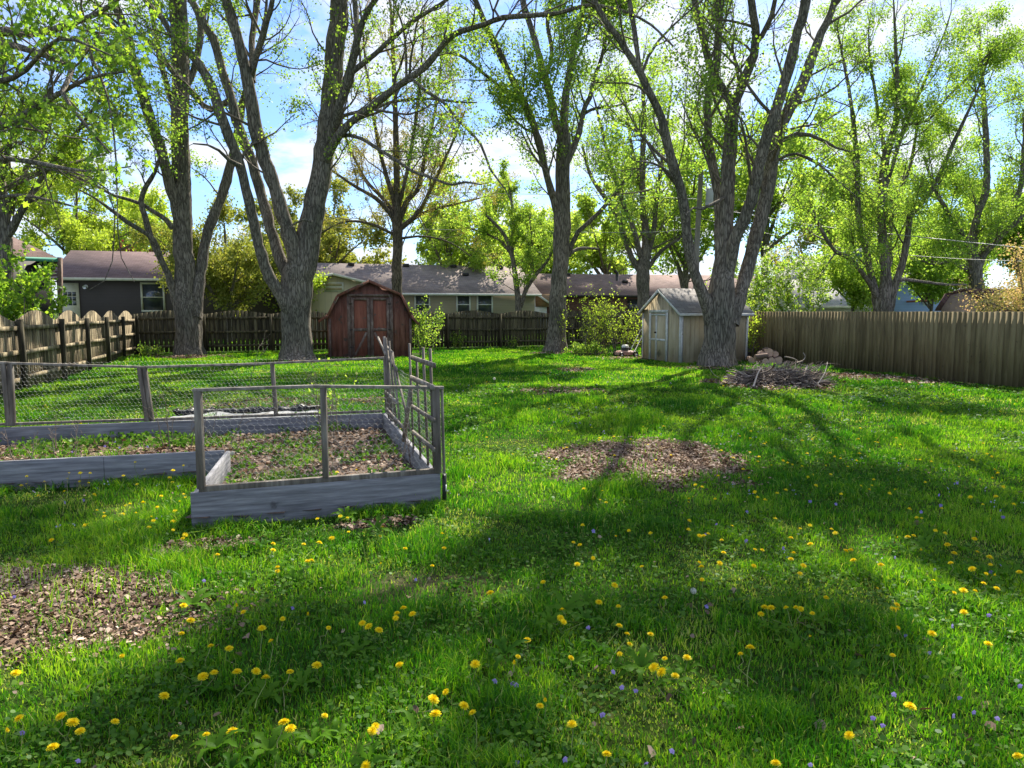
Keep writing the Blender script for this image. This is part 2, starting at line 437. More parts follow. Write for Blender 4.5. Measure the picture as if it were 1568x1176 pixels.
def build_tree(name, label, base, lines, seed, bark, twig, leafm, zmin=3.0, gap=0.9, L1=(1.6, 3.6), m2=5, m3=4, leaves=60000,
               leaf=0.09, star=False, group=None, cat='tree', clump=5, spread=0.10, flare=None, k_main=12, up1=0.25, rtwig=0.35,
               droop=0.45, keep=None, tint=(0.5, 0.25), a1=(0.6, 1.2), light_side=None):
    rng = np.random.default_rng(seed)
    root = thing(name, label, cat, (base[0], base[1], 0), group)
    # trunk and limbs
    mb = MB()
    S = []; D = []; Ln = []; R = []
    for li, ln in enumerate(lines):
        pts = smooth_line(ln, 0.35)
        n = len(pts)
        q = pts[:, :3].copy(); rad = pts[:, 3].copy()
        q[1:-1] += rng.normal(size=(n - 2, 3)) * 0.06 * rad[1:-1, None]
        k = k_main if rad[0] > 0.08 else 7
        if li == 0 and flare:
            k = 36
            V, Fq = tube_arrays(q[None], rad[None], k)
            V = V.reshape(n, k, 3)
            ang = np.arange(k) * 2 * np.pi / k
            nb = rng.integers(5, 8); ph = rng.uniform(0, 6.28)
            for j in range(n):
                z = max(0, q[j, 2]); e = math.exp(-z / flare[1])
                lob = 0.5 + 0.5 * np.cos(ang * nb + ph + 0.6 * np.sin(ang * 2 + ph))
                wav = 1 + 0.05 * np.sin(ang * 3 + ph + z * 0.5) + 0.035 * np.sin(ang * 7 + z * 1.3) + 0.025 * np.sin(ang * 11 + 2 * ph - z)
                f = wav + e * flare[0] * (0.35 + 0.65 * lob ** 1.5)
                V[j] = q[j] + (V[j] - q[j]) * f[:, None]
            mb.addk(V.reshape(-1, 3), Fq)
        else:
            wv = 1 + 0.06 * rng.normal(size=n)
            mb.tube(q, rad * wv, k, cap=False)
        # child seeds
        acc = rng.uniform(0, gap)
        for j in range(1, n):
            seg = np.linalg.norm(q[j] - q[j - 1]); acc += seg
            g = gap * (0.6 + min(1.2, rad[j] * 5))
            if acc > g and q[j, 2] > zmin:
                acc = rng.uniform(0, 0.4) * g
                d0 = unit(q[j] - q[j - 1])
                frac = j / n
                d = unit(offset_dirs(rng, d0[None], *a1)[0] + np.array([0, 0, up1]))
                S.append(q[j]); D.append(d)
                Ln.append(rng.uniform(*L1) * (1 - 0.35 * frac) * min(1, max(.3, rad[j] / .03))); R.append(min(rad[j] * 0.45, 0.014 + 0.012 * Ln[-1]))
    mb.build('trunk', bark, root, smooth=True)
    S = np.array(S); D = np.array(D); Ln = np.array(Ln); R = np.array(R)
    P1, R1 = grow_lines(rng, S, D, Ln, R, 7, 0.07, 0.16)
    s = spawn(rng, P1, R1, m2, 0.25, 0.5, 1.1, 0.35, 0.6, 0.6); P2, R2 = grow_lines(rng, *s, 5, 0.05, 0.2)
    s = spawn(rng, P2, R2, m3, 0.2, 0.5, 1.1, 0.35, 0.7, 0.65); P3, R3 = grow_lines(rng, *s, 4, 0.02, 0.22)
    rmin = rtwig * 0.01
    V1, F1 = tube_arrays(P1, np.maximum(R1, rmin * 1.3), 5)
    V2, F2 = tube_arrays(P2, np.maximum(R2, rmin), 3)
    V3, F3 = tube_arrays(P3, np.maximum(R3, rmin * 0.8), 3)
    V = np.vstack([V1, V2, V3]); Fq = np.vstack([F1, F2 + len(V1), F3 + len(V1) + len(V2)])
    raw_mesh('branches', V, [Fq], twig, root, np.full(len(V), .5))
    # leaves, bunched at the twig ends
    T = np.concatenate([P3[:, 1:].reshape(-1, 3), P2[:, 2:].reshape(-1, 3), P1[:, 4:].reshape(-1, 3)])
    A = np.concatenate([np.repeat(unit(P3[:, -1] - P3[:, 0]), 3, 0), np.repeat(unit(P2[:, -1] - P2[:, 0]), 3, 0), np.repeat(unit(P1[:, -1] - P1[:, 0]), 3, 0)])
    nb = max(1, int(leaves / clump))
    # bare and full regions of the crown
    pr = 0.15 + fnoise(T[:, 0] + T[:, 2] * 0.7, T[:, 1] - T[:, 2] * 0.5, 1.7, seed) ** 1.5 * 2
    gz = T[:, 2] / math.tan(SUN_EL)
    gxs, gys = T[:, 0] - math.sin(SUN_AZ) * gz, T[:, 1] - math.cos(SUN_AZ) * gz
    sm = np.where((gys > 1.5) & (np.abs(gxs) < 1.0 * gys + 1), shade_map(gxs, gys), .4)
    above = (T[:, 2] - EYE) / np.maximum(T[:, 1], 1) > 0.40
    cl_ = lambda Q, m_: np.repeat(np.linalg.norm(Q[:, -1] - Q[:, 0], axis=1), m_)
    wl_ = np.concatenate([cl_(P3, 3), cl_(P2, 3) * .8, cl_(P1, 3) * .5])
    pr = pr * np.minimum(wl_, np.median(wl_) * 2.5)
    pr = pr * np.where(above, 5.0 * (sm * 1.6) ** 2.1, .9 + sm * 1.1)  # leaves above the view are thickened and placed to shape the lawn's shade
    pr /= pr.sum()
    idx = rng.choice(len(T), nb, p=pr)
    idx = np.repeat(idx, clump)
    C = T[idx] + rng.normal(size=(len(idx), 3)) * spread
    ct = np.repeat(rng.normal(0, 1, nb), clump)
    V, Fl = leaf_arrays(rng, C, A[idx], leaf, star, droop=droop)
    tn = tint[0] + tint[1] * (0.5 * ct + 0.5 * rng.normal(size=len(idx))) + 0.25 * (fnoise(C[:, 0], C[:, 2] + C[:, 1], 1.3, seed + 3) - 0.5)
    raw_mesh('crown', V, [Fl], leafm, root, np.repeat(np.clip(tn, 0, 1), len(V) // len(idx)))
    return root

def traced(Y0, limbs, seed, ext=1.0):
    """limbs: (list of (px, py, radius px), distance at the start, distance at the end, metres added beyond the last point)"""
    rng = np.random.default_rng(seed)
    out = []
    for pts, ya, yb, ex in limbs:
        L = [0.0]
        for a, b in zip(pts[:-1], pts[1:]):
            L.append(L[-1] + math.hypot(b[0] - a[0], b[1] - a[1]))
        line = []
        for (px, py, r), l in zip(pts, L):
            Y = Y0 + ya + (yb - ya) * (l / L[-1])
            p = P(px, py, Y)
            line.append((*p, r * (0.86 if len(out) == 0 else 0.76) / F_PX * Y))
        if abs(line[0][2]) < 0.6:
            p0 = line[0]; line.insert(0, (p0[0], p0[1], -0.45, p0[3]))
        if ex > 0:
            a = np.array(line[-2]); b = np.array(line[-1]); d = unit(b[:3] - a[:3]); r = b[3]
            d = unit(d + np.array([0, 0, 0.25]))
            mid = b[:3] + d * ex * 0.5 + rng.normal(size=3) * ex * 0.04
            end = mid + unit(d + rng.normal(size=3) * 0.2) * ex * 0.5
            line += [(*mid, r * 0.6), (*end, max(0.015, r * 0.15))]
            if ex > 3:
                for q in range(2):
                    dd = unit(offset_dirs(rng, d[None], 0.35, 0.7)[0] + np.array([0, 0, .2]))
                    e1 = b[:3] + dd * ex * 0.35; e2 = e1 + unit(dd + np.array([0, 0, .25]) + rng.normal(size=3) * .15) * ex * 0.4
                    out.append([(*b[:3], r * 0.55), (*e1, r * 0.36), (*e2, 0.012)])
        out.append(line)
    # the trunk first
    n_extra = 0
    first = [l for l in out if abs(l[0][2]) < 0.6]
    rest = [l for l in out if abs(l[0][2]) >= 0.6]
    return first + rest

def gtrunk(px, py, r, Y0):
    return (px, py, r)

# -- three-stemmed maple beside the tan shed
b6 = G(1097, 560)
t6 = traced(b6[1], [
    ([(1096, 563, 31), (1099, 530, 27), (1102, 500, 26), (1104, 465, 25), (1107, 430, 20), (1108, 395, 15), (1111, 340, 13), (1114, 289, 12), (1118, 221, 11.5), (1123, 165, 11)], 0, 0, 0),
    ([(1092, 505, 15), (1079, 457, 13), (1063, 419, 11), (1053, 368, 10), (1046, 306, 9.5), (1026, 238, 9), (1012, 180, 8.5), (992, 136, 8), (971, 95, 7), (941, 51, 6), (914, 10, 5.5)], 0, -2.5, 4.5),
    ([(980, 112, 5), (976, 80, 5), (971, 44, 5), (964, 0, 4.5)], -1.6, -1.0, 3.5),
    ([(1123, 170, 8), (1116, 150, 8), (1104, 133, 8), (1090, 108, 8), (1082, 80, 7), (1073, 41, 7), (1063, 0, 6)], 0, 1.5, 5),
    ([(1122, 168, 9), (1132, 140, 9), (1145, 110, 9), (1155, 85, 8.5), (1158, 55, 8), (1150, 0, 7)], 0, -1.2, 5),
    ([(1157, 62, 6), (1166, 56, 5), (1177, 35, 5), (1187, 0, 4)], -0.8, -1.5, 3.5),
    ([(1103, 420, 10), (1100, 330, 9), (1096, 280, 9), (1088, 235, 8.5), (1083, 187, 8), (1085, 140, 8), (1097, 102, 8), (1100, 51, 7), (1104, 0, 7)], 0.4, 2.0, 5),
    ([(1113, 430, 14), (1124, 371, 13), (1145, 323, 12), (1162, 255, 12), (1179, 197, 11), (1196, 146, 10.5), (1213, 85, 9.5), (1223, 41, 9), (1233, 0, 8)], 0, -2.2, 5.5),
    ([(1118, 495, 17), (1130, 460, 15), (1141, 425, 14), (1150, 390, 14), (1163, 340, 14), (1179, 272, 13), (1186, 221, 12.5), (1203, 177, 12), (1226, 136, 11), (1243, 88, 9.5), (1257, 51, 8), (1274, 14, 7)], 0, 1.5, 5),
    ([(1194, 222, 5), (1199, 214, 5), (1220, 206, 4.5), (1240, 207, 4), (1262, 216, 3), (1280, 226, 2.5), (1300, 232, 1.5)], 0.9, 0.2, 0),
    ([(1182, 258, 4), (1189, 247, 3.5), (1205, 238, 3), (1220, 235, 3), (1254, 252, 2.5), (1275, 270, 2), (1291, 284, 1.5), (1310, 300, 1)], 0.6, -0.5, 0),
    ([(1040, 290, 4), (1025, 265, 3), (1000, 250, 2.2), (975, 247, 1.5)], -0.8, -2.4, 0),
    ([(1114, 300, 3.5), (1075, 320, 3), (1062, 318, 2.2), (1050, 330, 1.5)], 0, -1.5, 0),
], 61)
t6 += [[(2.7, 20.3, 10.6, .10), (1.8, 18.0, 13.2, .07), (0.8, 15.8, 15.2, .03)], [(5.4, 21.0, 11.5, .10), (4.8, 18.0, 14.0, .07), (4.2, 15.2, 16.0, .03)],  # limbs added out of view overhead to shade the near lawn
       [(9.0, 20.6, 11.6, .10), (9.0, 18.0, 13.8, .07), (9.2, 15.6, 15.8, .03)], [(7.2, 20.0, 12.5, .09), (6.6, 17.0, 14.6, .06), (6.2, 14.4, 16.2, .03)], [(4.8, 18.0, 14.0, .05), (2.6, 16.0, 15.2, .04), (1.6, 14.2, 16.2, .02)]]
build_tree('maple_tree', 'big dark maple of three heavy stems standing in front of the tan shed', b6, t6, 6, M_BARK, M_TWIG, M_LEAF,
           zmin=5.2, gap=0.62, L1=(1.7, 4.2), m2=6, m3=4, leaves=90000, leaf=0.078, flare=(0.28, 0.4), clump=4, spread=.14, tint=(.45,.3))

# -- forked maple in front of the red shed
b2 = G(456, 551)
t2 = traced(b2[1], [
    ([(456, 554, 28), (455, 530, 25.5), (453, 500, 24.5), (452, 478, 25), (453, 450, 27), (458, 420, 26), (467, 392, 21.5), (474, 360, 20), (481, 323, 19), (489, 285, 17.5), (495, 245, 16.5), (501, 204, 16), (507, 153, 15.5), (512, 90, 15.5), (517, 34, 15), (519, 0, 14)], 0, 0.5, 6),
    ([(458, 425, 17), (450, 385, 15), (438, 345, 15), (426, 306, 14.5), (414, 270, 14), (405, 245, 13.5), (392, 197, 13), (382, 146, 12), (375, 102, 11), (365, 61, 10), (348, 7, 9)], 0, -1.5, 6),
    ([(446, 478, 15), (431, 455, 12.5), (413, 425, 11.5), (404, 403, 11), (393, 362, 10), (385, 325, 10), (377, 289, 10), (367, 250, 10), (351, 211, 10), (338, 175, 10), (323, 132, 9.5), (306, 99, 8.5), (284, 74, 7), (264, 55, 6), (250, 30, 5.5), (222, 0, 5)], -0.2, -3.2, 4.5),
    ([(445, 430, 13), (430, 398, 12), (418, 362, 11), (405, 318, 10.5), (392, 268, 10), (377, 225, 10), (362, 185, 9.5), (354, 150, 9), (341, 110, 8.5), (327, 60, 8), (308, 27, 7), (293, 0, 6.5)], 0.3, 1.0, 5),
    ([(386, 125, 7), (387, 95, 6.5), (386, 58, 6), (395, 0, 5)], -0.9, 0.6, 4),
    ([(384, 120, 6), (394, 80, 6), (402, 58, 6), (410, 28, 5), (417, 0, 4.5)], -0.9, -2.2, 4),
    ([(354, 152, 6), (322, 168, 5.5), (300, 148, 6), (272, 118, 6), (250, 90, 5), (225, 60, 4), (195, 45, 3)], 1.0, 1.6, 1.5),
    ([(370, 255, 4.5), (352, 246, 4), (335, 230, 3), (318, 222, 2.2), (296, 220, 1.5)], -2.2, -3.4, 0),
    ([(500, 225, 10), (510, 195, 9.5), (521, 160, 9.5), (532, 125, 10), (540, 95, 8), (546, 65, 7), (553, 40, 6.5), (568, 10, 5)], 0.2, -1.2, 5),
    ([(544, 78, 5), (546, 44, 5), (543, 0, 5)], -0.7, 0.4, 3.5),
    ([(532, 122, 7), (538, 111, 6.5), (552, 100, 5.5), (566, 90, 5), (586, 72, 4.5), (613, 48, 4.5), (640, 27, 4), (674, 7, 3.5), (700, -15, 3)], -0.4, -2.4, 2.5),
    ([(498, 245, 11), (508, 226, 9.5), (517, 210, 8.5), (538, 187, 7.5), (565, 167, 7.5), (589, 147, 7), (616, 127, 6.5), (650, 103, 6), (674, 75, 5.5), (692, 55, 5.5), (719, 44, 5), (743, 37, 5), (770, 27, 4.8), (811, 24, 4.5), (855, 20, 4.2), (895, 9, 4), (925, 10, 3.2), (960, 19, 2.8), (997, 38, 2.4), (1030, 70, 1.8)], 0.1, -4.6, 0),
    ([(765, 28, 2.6), (757, 15, 2.6), (763, 0, 2.2), (775, -20, 2)], -2.9, -2.4, 1.5),
    ([(518, 208, 4.5), (535, 207, 3.6), (553, 212, 3.4), (572, 224, 3.4), (606, 245, 3.3), (630, 262, 3.2), (650, 268, 3), (670, 276, 2.8), (692, 283, 2.6), (712, 279, 2.0), (738, 283, 1.5)], 0, -2.6, 0),
    ([(505, 195, 4.5), (521, 179, 4), (545, 172, 3.5), (572, 167, 3.2), (596, 157, 3.0), (630, 152, 2.8), (660, 151, 2.5), (700, 156, 2), (730, 157, 1.2)], 0.2, 1.8, 0),
    ([(616, 127, 4), (632, 122, 3.5), (651, 139, 3.2), (678, 156, 3), (702, 184, 2.8), (736, 221, 2.6), (750, 258, 2.2), (773, 289, 1.6), (785, 315, 1)], -1.3, -2.6, 0),
    ([(622, 125, 2.6), (622, 90, 2.4), (618, 45, 2.2), (608, 15, 2)], -1.4, -0.8, 2),
    ([(478, 340, 3), (466, 336, 2.4), (452, 342, 2), (440, 350, 1.5)], -0.7, -1.1, 0),
], 21)
t2 += [[(-5.9, 25.2, 12.5, .14), (-4.0, 22.0, 14.0, .09), (-1.6, 18.6, 15.3, .05), (0.2, 16.4, 16.2, .02)], [(-4.0, 22.0, 14.0, .07), (-4.2, 19.0, 15.2, .05), (-3.0, 16.4, 16.4, .02)], [(-1.9, 18.9, 15.2, .05), (-1.4, 16.2, 15.9, .03), (-0.4, 14.4, 16.8, .02)]]  # unseen high limbs, added so that shade falls on the left foreground
build_tree('maple_tree', 'grey-barked maple forking low with a long limb reaching right, left of the red shed', b2, t2, 2, M_BARK, M_TWIG, M_LEAF,
           zmin=6.2, gap=0.8, L1=(1.4, 3.6), m2=5, m3=4, leaves=64000, leaf=0.08, flare=(0.32, 0.35), clump=5, spread=.12, tint=(.5,.3), a1=(0.5, 1.3))

# -- straight maple by the left corner of the fence
b1 = np.array((-12.85, 28.3, 0.0))
t1 = traced(28.3, [
    ([(289, 544, 23), (289, 520, 21.5), (289, 495, 22), (287, 470, 22.5), (284, 445, 19), (281, 400, 16.5), (279, 350, 15.5), (279, 306, 15), (276, 204, 14), (277, 102, 14), (273, 17, 14), (272, -5, 13)], 0, 0.6, 7),
    ([(296, 485, 16), (303, 445, 12.5), (309, 405, 11), (314, 370, 10), (324, 338, 9.5), (343, 289, 9), (357, 238, 8), (366, 190, 7), (374, 150, 6), (386, 100, 5), (402, 50, 4)], 0, 2.2, 3),
    ([(277, 345, 12), (270, 318, 11.5), (262, 292, 11), (247, 230, 10.5), (232, 190, 10), (214, 129, 9), (204, 92, 9), (190, 41, 8), (172, 0, 7)], 0.1, -1.6, 5),
    ([(277, 478, 11), (268, 457, 8), (258, 422, 6.5), (245, 394, 6), (231, 363, 6), (222, 332, 5.5), (216, 308, 5), (224, 285, 4.5), (238, 262, 3.5), (246, 235, 3)], 0, -1.8, 0.5),
    ([(243, 390, 6), (235, 367, 5), (215, 352, 4.5), (194, 340, 4.5), (178, 327, 4), (163, 316, 3), (140, 300, 2), (120, 290, 1.4)], -0.9, -2.6, 0),
    ([(264, 350, 5), (256, 338, 4.5), (235, 324, 4), (218, 313, 4), (195, 305, 3.4), (173, 299, 3), (136, 279, 2.5), (90, 262, 2), (40, 255, 1.5)], -0.3, -3.4, 0),
    ([(276, 150, 7), (296, 110, 6.5), (306, 65, 6), (312, 20, 5.5), (330, -10, 5)], 0.3, 2.5, 4),
    ([(203, 92, 5), (185, 78, 4.5), (165, 68, 4), (140, 50, 3)], -1.3, -2.8, 3),
    ([(276, 205, 5), (262, 155, 5), (246, 95, 5), (236, 40, 4.5), (230, 0, 4)], 0.2, 1.5, 4),
], 11)
build_tree('maple_tree', 'tall straight-trunked maple at the left corner of the fence before the dark house', b1, t1, 1, M_BARK, M_TWIG, M_LEAF,
           zmin=6.2, gap=0.85, L1=(1.5, 3.6), m2=5, m3=4, leaves=34000, leaf=0.085, flare=(0.32, 0.4), clump=5, spread=.12)

# -- tall maple in the middle of the back fence
b4 = G(852, 539)
t4 = traced(b4[1], [
    ([(851, 542, 19), (852, 515, 16.5), (853, 480, 15), (855, 440, 14), (857, 407, 13.5), (859, 374, 14), (860, 335, 14.5), (861, 306, 13), (862, 270, 12.5), (863, 238, 12), (863, 205, 12)], 0, 0, 0),
    ([(858, 335, 10), (848, 305, 8), (840, 280, 7.5), (834, 255, 7.5), (821, 204, 7.5), (807, 167, 7.5), (787, 126, 7), (763, 78, 6.5), (743, 37, 6), (729, 3, 5)], 0, -1.8, 5),
    ([(862, 215, 8), (850, 185, 8), (843, 150, 7.5), (835, 119, 7), (826, 88, 6.5), (817, 55, 6), (806, 20, 5.5), (800, -5, 5)], 0, 1.5, 5),
    ([(864, 215, 8), (865, 163, 7.5), (868, 135, 7), (874, 105, 6.5), (882, 58, 6), (890, 25, 5.5), (895, -5, 5)], 0, 0.8, 5),
    ([(868, 248, 7), (874, 236, 6), (884, 212, 5.5), (889, 194, 5), (896, 163, 5), (903, 150, 4.5), (910, 120, 4), (922, 85, 3.5)], 0.1, 2.0, 4),
    ([(893, 175, 3.5), (905, 168, 3), (925, 164, 2.6), (945, 162, 2), (975, 150, 1.5)], 1.0, 0.2, 0),
    ([(869, 392, 7), (875, 376, 5.5), (886, 354, 4.5), (900, 342, 4), (913, 330, 4), (940, 299, 3.5), (957, 276, 3), (975, 262, 2)], 0.1, -1.0, 1),
    ([(872, 388, 4), (885, 381, 3.5), (900, 380, 2.5), (916, 381, 1.8)], 0.0, 0.9, 0),
    ([(824, 215, 4), (812, 170, 3.5), (790, 150, 3), (765, 132, 3), (735, 108, 3), (705, 85, 3), (680, 80, 2)], -1.0, -2.5, 0),
    ([(835, 120, 4), (845, 80, 4), (838, 35, 3.5), (842, 0, 3)], 0.9, 2.2, 4),
    ([(846, 300, 3), (842, 275, 3), (836, 262, 2.5), (815, 235, 2), (798, 200, 1.5)], -0.4, -1.5, 0),
], 41)
build_tree('maple_tree', 'tall single-trunked maple in the middle of the back fence', b4, t4, 4, M_BARK, M_TWIG, M_LEAF,
           zmin=6.2, gap=0.65, L1=(1.6, 4.0), m2=5, m3=4, leaves=52000, leaf=0.09, flare=(0.45, 0.4), clump=4, spread=.15)

# -- beyond the fence
Y3 = 42.0
t3 = traced(Y3, [
    ([(607, 516, 11), (608, 470, 9.5), (608, 420, 8.5), (609, 380, 8.5), (609, 345, 9), (608, 300, 6), (606, 200, 5), (603, 110, 4), (600, 40, 3)], 0, 0, 2),
    ([(605, 345, 5), (598, 328, 5), (575, 303, 4), (548, 288, 3), (510, 262, 2), (488, 240, 1.2)], 0, -1, 0),
    ([(606, 335, 5), (592, 310, 4), (560, 275, 3), (535, 225, 2.4), (520, 180, 2), (510, 130, 1.5)], 0, 1, 0),
    ([(606, 315, 5), (585, 245, 4), (570, 170, 3), (560, 100, 2.2), (556, 50, 1.5)], 0, -1.2, 1),
    ([(611, 340, 6), (625, 305, 5), (640, 290, 4.5), (652, 235, 3.6), (668, 160, 2.6), (676, 90, 2)], 0, 1.2, 1),
    ([(610, 320, 4), (628, 240, 3.5), (638, 170, 3), (645, 100, 2), (648, 50, 1.5)], 0, -0.8, 1),
    ([(612, 350, 5), (640, 325, 4), (662, 285, 3.5), (690, 225, 2.5), (712, 170, 1.6)], 0, 0.4, 0),
    ([(613, 352, 3.5), (650, 325, 3), (700, 312, 2), (748, 300, 1.2)], 0, 1.5, 0),
    ([(605, 360, 3.5), (565, 342, 2.8), (525, 340, 2), (490, 358, 1.2)], 0, -1.2, 0),
    ([(614, 365, 3), (650, 362, 2), (690, 372, 1.3), (720, 392, 1)], 0, -1.0, 0),
], 31)
build_tree('budding_tree', 'pale nearly bare tree in small yellow-brown buds rising behind the red shed', (P(607, 516, Y3)[0], Y3), t3, 3, M_BARK2, M_TWIG2, M_BUD,
           zmin=4.5, gap=0.55, L1=(1.6, 3.8), m2=6, m3=4, leaves=26000, leaf=0.08, clump=2, spread=0.08, rtwig=0.55, up1=0.5, k_main=8, a1=(0.4, 0.9))

Y5 = 44.0
t5 = traced(Y5, [
    ([(985, 516, 12), (985, 470, 11), (985, 435, 11), (985, 415, 12), (990, 370, 8), (985, 320, 6), (984, 250, 5), (986, 180, 4), (984, 130, 3)], 0, 0, 2),
    ([(983, 420, 8), (968, 395, 6), (955, 360, 5.5), (945, 330, 5), (925, 300, 4.5), (905, 270, 3.5), (892, 225, 2.5)], 0, 1, 0),
    ([(984, 405, 6), (968, 345, 5), (950, 300, 4.5), (935, 250, 3.5), (922, 200, 3), (912, 160, 2)], 0, -1.5, 1),
    ([(988, 400, 7), (1000, 360, 5), (1004, 320, 5), (1012, 260, 4), (1020, 200, 3), (1028, 140, 2)], 0, -1, 1),
    ([(989, 415, 5), (1012, 385, 4), (1040, 365, 3), (1060, 345, 2.2)], 0, 1, 0),
    ([(984, 300, 4), (970, 240, 3.5), (962, 190, 2.5), (955, 140, 2)], 0, 2, 0),
], 51)
build_tree('leafing_tree', 'thick-trunked spreading tree rising over the brown roof left of the tan shed', (P(985, 516, Y5)[0], Y5), t5, 5, M_BARK, M_TWIG, M_LEAF,
           zmin=4.3, gap=0.6, L1=(1.6, 3.8), m2=5, m3=4, leaves=22000, leaf=0.10, clump=3, spread=0.18, rtwig=0.6, k_main=8, tint=(0.62, 0.25))

Y8 = 38.0
t7 = traced(30.0, [
    ([(1352, 525, 16), (1352, 480, 15), (1353, 455, 12), (1357, 430, 9), (1353, 381, 8), (1350, 330, 7), (1351, 306, 7), (1356, 245, 7), (1371, 190, 5), (1375, 136, 4), (1372, 85, 3), (1370, 40, 2)], 0, 0, 2),
    ([(1356, 245, 5), (1352, 215, 4), (1346, 180, 3.5), (1340, 140, 3), (1332, 90, 2), (1330, 50, 1.5)], 0, 1.5, 1),
    ([(1351, 300, 5), (1363, 265, 4.5), (1376, 221, 4), (1400, 160, 3.5), (1418, 120, 3), (1434, 80, 2), (1450, 40, 1.5)], 0, -1, 1),
    ([(1390, 190, 3), (1420, 185, 2.5), (1450, 150, 2.2), (1490, 110, 2), (1525, 68, 1.5)], -0.6, -1.6, 0),
    ([(1346, 480, 11), (1340, 448, 8), (1332, 412, 7), (1326, 381, 6.5), (1316, 335, 6), (1313, 300, 5.5), (1312, 240, 5), (1304, 165, 4), (1295, 110, 3), (1285, 60, 2)], 0, 1, 1),
    ([(1358, 480, 11), (1369, 440, 8), (1384, 395, 7), (1391, 350, 6), (1394, 330, 6), (1416, 306, 5), (1440, 265, 4.5), (1462, 215, 4), (1478, 180, 3), (1494, 146, 2.5), (1510, 100, 2)], 0, -1.2, 1),
    ([(1355, 450, 5), (1361, 400, 4.5), (1364, 350, 4), (1370, 310, 4), (1392, 260, 3.5), (1402, 210, 3), (1410, 160, 2.2)], 0.2, 2, 0),
    ([(1345, 460, 7), (1334, 438, 5.5), (1311, 406, 5), (1295, 392, 4.5), (1280, 386, 4), (1262, 360, 3.5), (1250, 335, 3), (1240, 310, 2)], 0, -1.4, 0.5),
    ([(1368, 432, 4), (1385, 428, 3.5), (1415, 432, 3), (1450, 436, 2.6), (1480, 436, 1.8)], 0, 1.6, 0),
], 71)
build_tree('leafing_tree', 'fresh green tree of several grey stems just beyond the right-hand fence', (P(1352, 525, 30)[0], 30), t7, 7, M_BARK, M_TWIG, M_LEAF,
           zmin=3.2, gap=0.55, L1=(1.1, 2.8), m2=6, m3=4, leaves=52000, leaf=0.072, clump=3, spread=.16, rtwig=0.45, k_main=8, flare=(0.2, 0.4))
t8 = traced(Y8, [
    ([(1497, 520, 14), (1497, 470, 13), (1495, 440, 12), (1491, 405, 11), (1489, 372, 8), (1496, 330, 6), (1510, 290, 6), (1510, 220, 5), (1506, 150, 4), (1502, 90, 2.5)], 0, 0, 2),
    ([(1492, 400, 9), (1482, 372, 6), (1467, 350, 5.5), (1450, 322, 5), (1440, 306, 4), (1428, 280, 3), (1415, 240, 2)], 0, -1, 0),
    ([(1496, 410, 9), (1512, 372, 8), (1535, 340, 7), (1552, 315, 6), (1564, 280, 5), (1568, 230, 4.5), (1575, 150, 3)], 0, 1, 2),
    ([(1500, 400, 7), (1518, 378, 6), (1545, 350, 5), (1580, 320, 4)], 0, -1.5, 0),
    ([(1490, 420, 4), (1470, 408, 3.6), (1455, 400, 3), (1430, 405, 2), (1400, 395, 1.4)], 0, -1.6, 0),
], 81)
build_tree('leafing_tree', 'dark-stemmed green tree at the right edge beyond the fence', (P(1497, 520, Y8)[0], Y8), t8, 8, M_BARK, M_TWIG, M_LEAF,
           zmin=3.4, gap=0.55, L1=(1.6, 3.6), m2=6, m3=4, leaves=34000, leaf=0.09, clump=3, rtwig=0.5, k_main=8, spread=0.2)

t9 = traced(38.0, [
    ([(795, 516, 7), (794, 470, 6), (792, 445, 5), (786, 400, 4.5), (778, 370, 4), (765, 350, 3), (745, 330, 2)], 0, 0, 0),
    ([(794, 455, 4.5), (789, 430, 4), (784, 380, 3.5), (786, 330, 3), (780, 290, 2)], 0, 1, 0.5),
    ([(797, 470, 4.5), (808, 440, 4), (822, 420, 3.5), (838, 400, 3), (852, 372, 2)], 0, -1, 0.5),
    ([(800, 455, 3), (812, 420, 2.6), (815, 380, 2.2), (812, 340, 1.5)], 0, 0.5, 0.5),
    ([(788, 400, 3), (770, 372, 2.4), (745, 358, 2), (722, 350, 1.4)], 0, 0.5, 0),
], 91)
build_tree('small_tree', 'small thin-limbed tree behind the fence before the end of the long taupe roof', (P(795, 516, 38)[0], 38), t9, 9, M_BARK, M_TWIG, M_LEAF,
           zmin=2.6, gap=0.45, L1=(0.9, 2.2), m2=6, m3=4, leaves=14000, leaf=0.09, clump=4, rtwig=0.45, k_main=7, tint=(0.6, 0.25))

